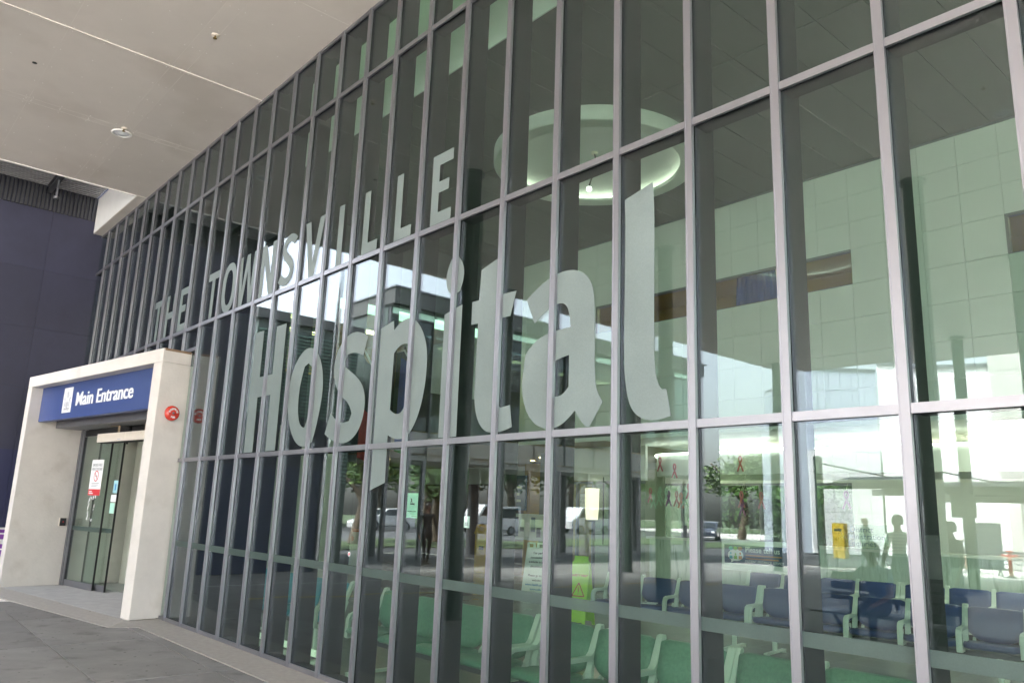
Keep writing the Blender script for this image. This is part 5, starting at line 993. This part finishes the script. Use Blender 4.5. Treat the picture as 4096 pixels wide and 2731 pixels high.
# ================================================================ TREES
def crown_mesh(seed, n=2600, m_=leaf_m):
    r = random.Random(seed); vs = []; fs = []; lobes = [(Vector((r.uniform(-1, 1)*.55, r.uniform(-1, 1)*.55, r.uniform(-.45, .6))), r.uniform(.32, .55)) for _ in range(13)]
    for _ in range(n):
        c, s = r.choice(lobes); d = Vector((r.gauss(0, 1), r.gauss(0, 1), r.gauss(0, 1))).normalized()*s*(r.random()**0.35); p = c + d
        a = Vector((r.gauss(0, 1), r.gauss(0, 1), r.gauss(0, .6))).normalized(); b = a.orthogonal().normalized(); q = r.uniform(.035, .075); k = len(vs)
        vs += [p - a*q, p + b*q*.6, p + a*q, p - b*q*.6]; fs.append((k, k+1, k+2, k+3))
    me = bpy.data.meshes.new('crown'); me.from_pydata([tuple(v) for v in vs], [], fs); me.materials.append(m_); return me
CR = [crown_mesh(k, 2600, leaf_m if k % 2 else leaf_l) for k in range(4)]
def trunk_mesh(seed):
    r = random.Random(seed); b = MB(); b.tube((0, 0, 0), (.05, .03, .28), .05, .038, 10).tube((.05, .03, .28), (.0, .06, .55), .038, .025, 10)
    for k in range(6):
        a = r.uniform(0, 6.28); b.tube((.02, .04, .3 + .05*k), (.32*math.cos(a), .32*math.sin(a), .6 + .06*k), .02, .006, 7)
    return b.mesh('trunk', bark)
TK = [trunk_mesh(k) for k in range(2)]
rt = random.Random(9); TREES = [(-52, -24, 7), (-55, -31, 8), (-53, -17, 7.5), (-54, -39, 8.5), (-50, -47, 8), (-58, -10, 9), (-40, -60, 8), (-32, -64, 7), (-25, -62, 7.5), (-9, -62, 6), (-2, -63, 7), (5, -62, 6.5), (-31, -15, 6), (-31.5, -20, 5.5), (-60, -28, 10), (-47, -54, 8)] + [(-66 - 4*(k % 2), -66 + 6.5*k, 10.5 + 1.5*((k*7) % 3)) for k in range(12)] + [(-29, -9 - 8*k, 5.5) for k in range(1)]
for k, (x, y, h) in enumerate(TREES):
    t = thing('tree', 'green tree in the far row beyond the road, mirrored faintly, ' + ('far left end', 'second from left', 'third from left', 'fourth from left', 'fifth from left', 'sixth from left', 'sixth from right', 'fifth from right', 'fourth from right', 'third from right', 'second from right', 'far right end')[k - 16] if 16 <= k < 28 else 'small tree on the lawn behind the glass building, mirrored' if k >= 28 else 'green tree %s, mirrored in the lobby glass' % ('behind the white hatchback', 'left of the white van', 'far left of the row', 'behind the first white van', 'behind the second white van', 'at the far left lawn', 'beyond the road bend', 'beyond the white building', 'right of the white building', 'behind the car park at left', 'behind the car park in the middle', 'behind the car park at right', 'on the near lawn', 'second on the near lawn', 'tallest at the back', 'over the dark car')[k] if k < 16 else 'far treeline', 'tree', (x, y, 0), rt.uniform(0, 6), 'trees opposite')
    o = link('trunk', TK[k % 2], t); o.scale = (h,)*3
    o = link('crown', CR[k % 4], t, (0, 0, h*0.66)); o.scale = (h*.5, h*.5, h*.42)
# courtyard planting behind the reception windows
for k, (x, h) in enumerate([(-8.6, 3.6), (-6.6, 4.2), (-4.4, 3.4), (-2.0, 4.0), (0.6, 3.8)]):
    t = thing('courtyard_tree', ('leafy tree outside the left courtyard window', 'taller tree outside the courtyard window behind the sign', 'lime green tree seen above the counter', 'tree outside the right courtyard windows', 'last tree outside the courtyard')[k], 'tree', (x - 4.2, 17.2 + 0.5*(k % 2), 0), k*1.3, 'courtyard trees')
    o = link('trunk', TK[k % 2], t); o.scale = (h,)*3; o = link('crown', CR[(2*k) % 4], t, (0, 0, h*0.5)); o.scale = (h*.5, h*.45, h*.5)
cwb = thing('courtyard_wall', 'pale rendered wall closing the courtyard', 'wall', (0, 20.5, 0)); box('render', (-24, 0, 0), (12, 0.3, 5.0), spandrel, cwb)
# ================================================================ PEOPLE
def person(name_label, joints, mats_, loc, rz, hair=None, bag=None, hat=False, scale=1.0):
    t = thing('person', name_label, 'person', loc, rz); t.scale = (scale,)*3
    V = []; Ed = []; Rr = []; Mi = []
    def add(p, r, parent, mi): V.append(Vector(p)); Rr.append(r); Mi.append(mi); (Ed.append((parent, len(V)-1)) if parent is not None else None); return len(V) - 1
    J = joints; TOP, BOT, SK, SHOE = 0, 1, 2, 3
    pel = add(J['pelvis'], .135, None, BOT); wa = add(J['waist'], .125, pel, TOP); ch_ = add(J['chest'], .15, wa, TOP); nk = add(J['neck'], .06, ch_, TOP); hb = add(J['chin'], .062, nk, SK); hm = add(J['head'], .098, hb, SK); ht = add(Vector(J['head']) + Vector((0, 0, .07)), .075, hm, SK)
    ns_ = add(Vector(J['head']) + Vector((0, -.105, -.015)), .016, hm, SK)
    for s, sd_ in (('l', 1), ('r', -1)):
        sh = add(J['sh_' + s], .068, ch_, TOP); sl_ = add(Vector(J['sh_' + s]).lerp(Vector(J['el_' + s]), .6), .055, sh, TOP); el = add(J['el_' + s], .042, sl_, SK if mats_.get('short') else TOP); wr = add(J['wr_' + s], .028, el, SK if mats_.get('short') else TOP)
        d = (Vector(J['wr_' + s]) - Vector(J['el_' + s])).normalized(); pm = add(Vector(J['wr_' + s]) + d*.06, .034, wr, SK); ax = Vector((0, 1, 0)); ax = (ax - d*ax.dot(d)).normalized()
        for k in range(4):
            off = ax*(-.03 + .02*k); f1 = add(Vector(V[pm]) + d*.05 + off, .0095, pm, SK); add(Vector(V[f1]) + d*(.028 + .012*(k in (1, 2))) + Vector((-.012*sd_, 0, 0)), .008, f1, SK)
        add(Vector(V[pm]) + ax*(-.045) + d*.02, .0105, pm, SK)
        hp = add(J['hip_' + s], .10, pel, BOT); kn = add(J['kn_' + s], .062, hp, BOT if not mats_.get('shorts') else SK); an = add(J['an_' + s], .042, kn, BOT if not mats_.get('shorts') else SK); he = add(Vector(J['an_' + s]) + Vector((0, .02, -.035)), .04, an, SHOE); add(Vector(J['an_' + s]) + Vector((0, -.16, -.045)), .036, he, SHOE)
    me = bpy.data.meshes.new('body'); me.from_pydata([tuple(v) for v in V], Ed, []); o = bpy.data.objects.new('body', me); COL.objects.link(o)
    md = o.modifiers.new('skin', 'SKIN'); md.use_smooth_shade = True
    for i, sv2 in enumerate(me.skin_vertices[0].data):
        rx = Rr[i]; sv2.radius = (rx, rx*(.72 if i in (1, 2) else 1.0)) if i else (rx, rx*.8); sv2.use_root = (i == 0)
    sb = o.modifiers.new('sub', 'SUBSURF'); sb.levels = 1; sb.render_levels = 1
    nm_ = to_mesh(o, 'body'); bpy.data.objects.remove(o); nm_.materials.clear()
    for k in ('top', 'bot', 'skin', 'shoe'): nm_.materials.append(mats_[k])
    segs = [(V[a], V[b], Mi[b]) for a, b in Ed]
    for p in nm_.polygons:
        c = p.center; best = None
        for a, b, mi in segs:
            ab = b - a; tt = max(0, min(1, (c - a).dot(ab)/max(1e-9, ab.length_squared))); dd = (c - a - ab*tt).length
            if best is None or dd < best[0]: best = (dd, mi)
        p.material_index = best[1]; p.use_smooth = True
    link('body', nm_, t)
    H = Vector(J['head'])
    hb_ = MB(); hb_.lathe([(0.001, .125), (.06, .115), (.095, .075), (.106, .02), (.104, -.03), (.085, -.06), (.08, -.05)], (H.x, H.y + .022, H.z + .005), 18); hb_.obj('hair', mats_.get('hair', hair_m), t)
    fb = MB()
    for s_ in (-1, 1): fb.lathe([(0.0, .008), (.009, .0), (0.0, -.008)], (H.x + s_*.034, H.y - .094, H.z + .012), 8)
    fb.box((H.x - .022, H.y - .1, H.z - .056), (H.x + .022, H.y - .09, H.z - .05)); fb.obj('face', mat('eye and lip', (0.05, 0.02, 0.02)), t)
    for s_ in (-1, 1): MB().lathe([(0.0, .03), (.016, .0), (0.0, -.03)], (H.x + s_*.102, H.y + .01, H.z), 8).obj('ear', mats_['skin'], t)
    if hat: MB().lathe([(.17, .05), (.17, .06), (.105, .065), (.10, .14), (.0, .15)], (H.x, H.y, H.z), 22).obj('hat', cream, t)
    return t
def standing(lean=0.0, stride=0.0, arms=((.30, .0, 1.08), (-.30, .0, 1.08))):
    return dict(pelvis=(0, 0, .95), waist=(0, 0, 1.10), chest=(0, lean*.5, 1.32), neck=(0, lean*.8, 1.49), chin=(0, lean - .02, 1.56), head=(0, lean - .02, 1.645), sh_l=(.18, lean*.6, 1.42), sh_r=(-.18, lean*.6, 1.42), el_l=arms[0], el_r=arms[1],
        wr_l=(arms[0][0]*.98, arms[0][1] - .10, arms[0][2] - .24), wr_r=(arms[1][0]*.98, arms[1][1] - .10, arms[1][2] - .24), hip_l=(.10, 0, .88), hip_r=(-.10, 0, .88), kn_l=(.11, -stride*.6 - .01, .49), kn_r=(-.11, stride*.4 - .01, .49), an_l=(.11, -stride, .085), an_r=(-.11, stride, .085))
def sitting(lean=-.1, arms=((.24, -.2, .72), (-.24, -.2, .72))):
    return dict(pelvis=(0, 0, .55), waist=(0, -.01, .70), chest=(0, lean*.6, .92), neck=(0, lean, 1.09), chin=(0, lean - .03, 1.16), head=(0, lean - .04, 1.245), sh_l=(.18, lean*.8, 1.02), sh_r=(-.18, lean*.8, 1.02), el_l=arms[0], el_r=arms[1], wr_l=(arms[0][0]*.6, arms[0][1] - .2, .62), wr_r=(arms[1][0]*.6, arms[1][1] - .2, .62),
        hip_l=(.10, -.03, .53), hip_r=(-.10, -.03, .53), kn_l=(.11, -.44, .52), kn_r=(-.11, -.44, .52), an_l=(.11, -.48, .085), an_r=(-.11, -.42, .085))
MK = lambda top, bot, skin=skin_m, shoe=black_m, **k: dict(top=top, bot=bot, skin=skin, shoe=shoe, **k)
person('man in a striped shirt standing with a bag, mirrored', standing(), MK(stripes, cl_denim, skin_d, white_m, short=True), (-5.5, -11.15, 0), R(-60))
person('person in black T shirt and dark trousers holding a plastic bag, mirrored', standing(arms=((.31, .0, 1.08), (-.30, -.06, 1.1))), MK(cl_black, cl_denim, skin_d, short=True), (-4.45, -10.97, 0), R(-150))
person('fair haired woman in pale loose clothes walking away, mirrored', standing(stride=.14), MK(cl_teal, cl_teal, skin_m, hair=hair_b), (-11.7, -23.0, 0), R(30))
person('man in a hat and white shirt sitting on a bench, mirrored', sitting(-.22), MK(cl_white, cl_green, skin_m, short=True, shorts=True), (-12.35, -33.75, 0), R(155), hat=True)
person('dark haired woman in blue sitting on a bench, mirrored', sitting(-.12), MK(cl_blue, cl_black, skin_d, short=True), (-3.85, -6.62, 0), R(180))
person('person in grey top and black trousers at the information desk', standing(stride=.1, arms=((.30, -.05, 1.1), (-.28, -.1, 1.12))), MK(cl_grey, cl_black, skin_m, skin_m), (-17.2, 6.3, 0), R(200))
person('dark silhouette of someone walking past, mirrored by the sticker', standing(stride=.12), MK(cl_black, cl_black, skin_d), (-18.6, -10.1, 0), R(100))
def bag(x, y, z, w_, h_, m_, l):
    t = thing('bag', l, 'bag', (x, y, z), R(-60)); MB().prism([(-w_/2, 0), (w_/2, 0), (w_*.42, h_), (-w_*.42, h_)], -0.07, 0.07, plane='XZ').obj('body', m_, t, bevel=.02)
    pts = [(w_*.3*math.cos(a), 0, h_ + .14*math.sin(a)) for a in [math.pi*k/8 for k in range(9)]]; MB().path(pts, .009, 6).obj('handle', m_, t)
bag(-5.15, -11.0, 0.42, .42, .28, cl_black, 'dark shoulder bag held by the man in stripes'); bag(-4.75, -10.85, 0.5, .3, .3, cl_white, 'white plastic bag held by the person in black')
# ================================================================ outdoor floor edge: kerbs
kb = MB().box((-17.3, -24.19, -0.06), (9, -24.05, 0.0)).obj('kerb', strip_m); tag(kb, kind='structure')
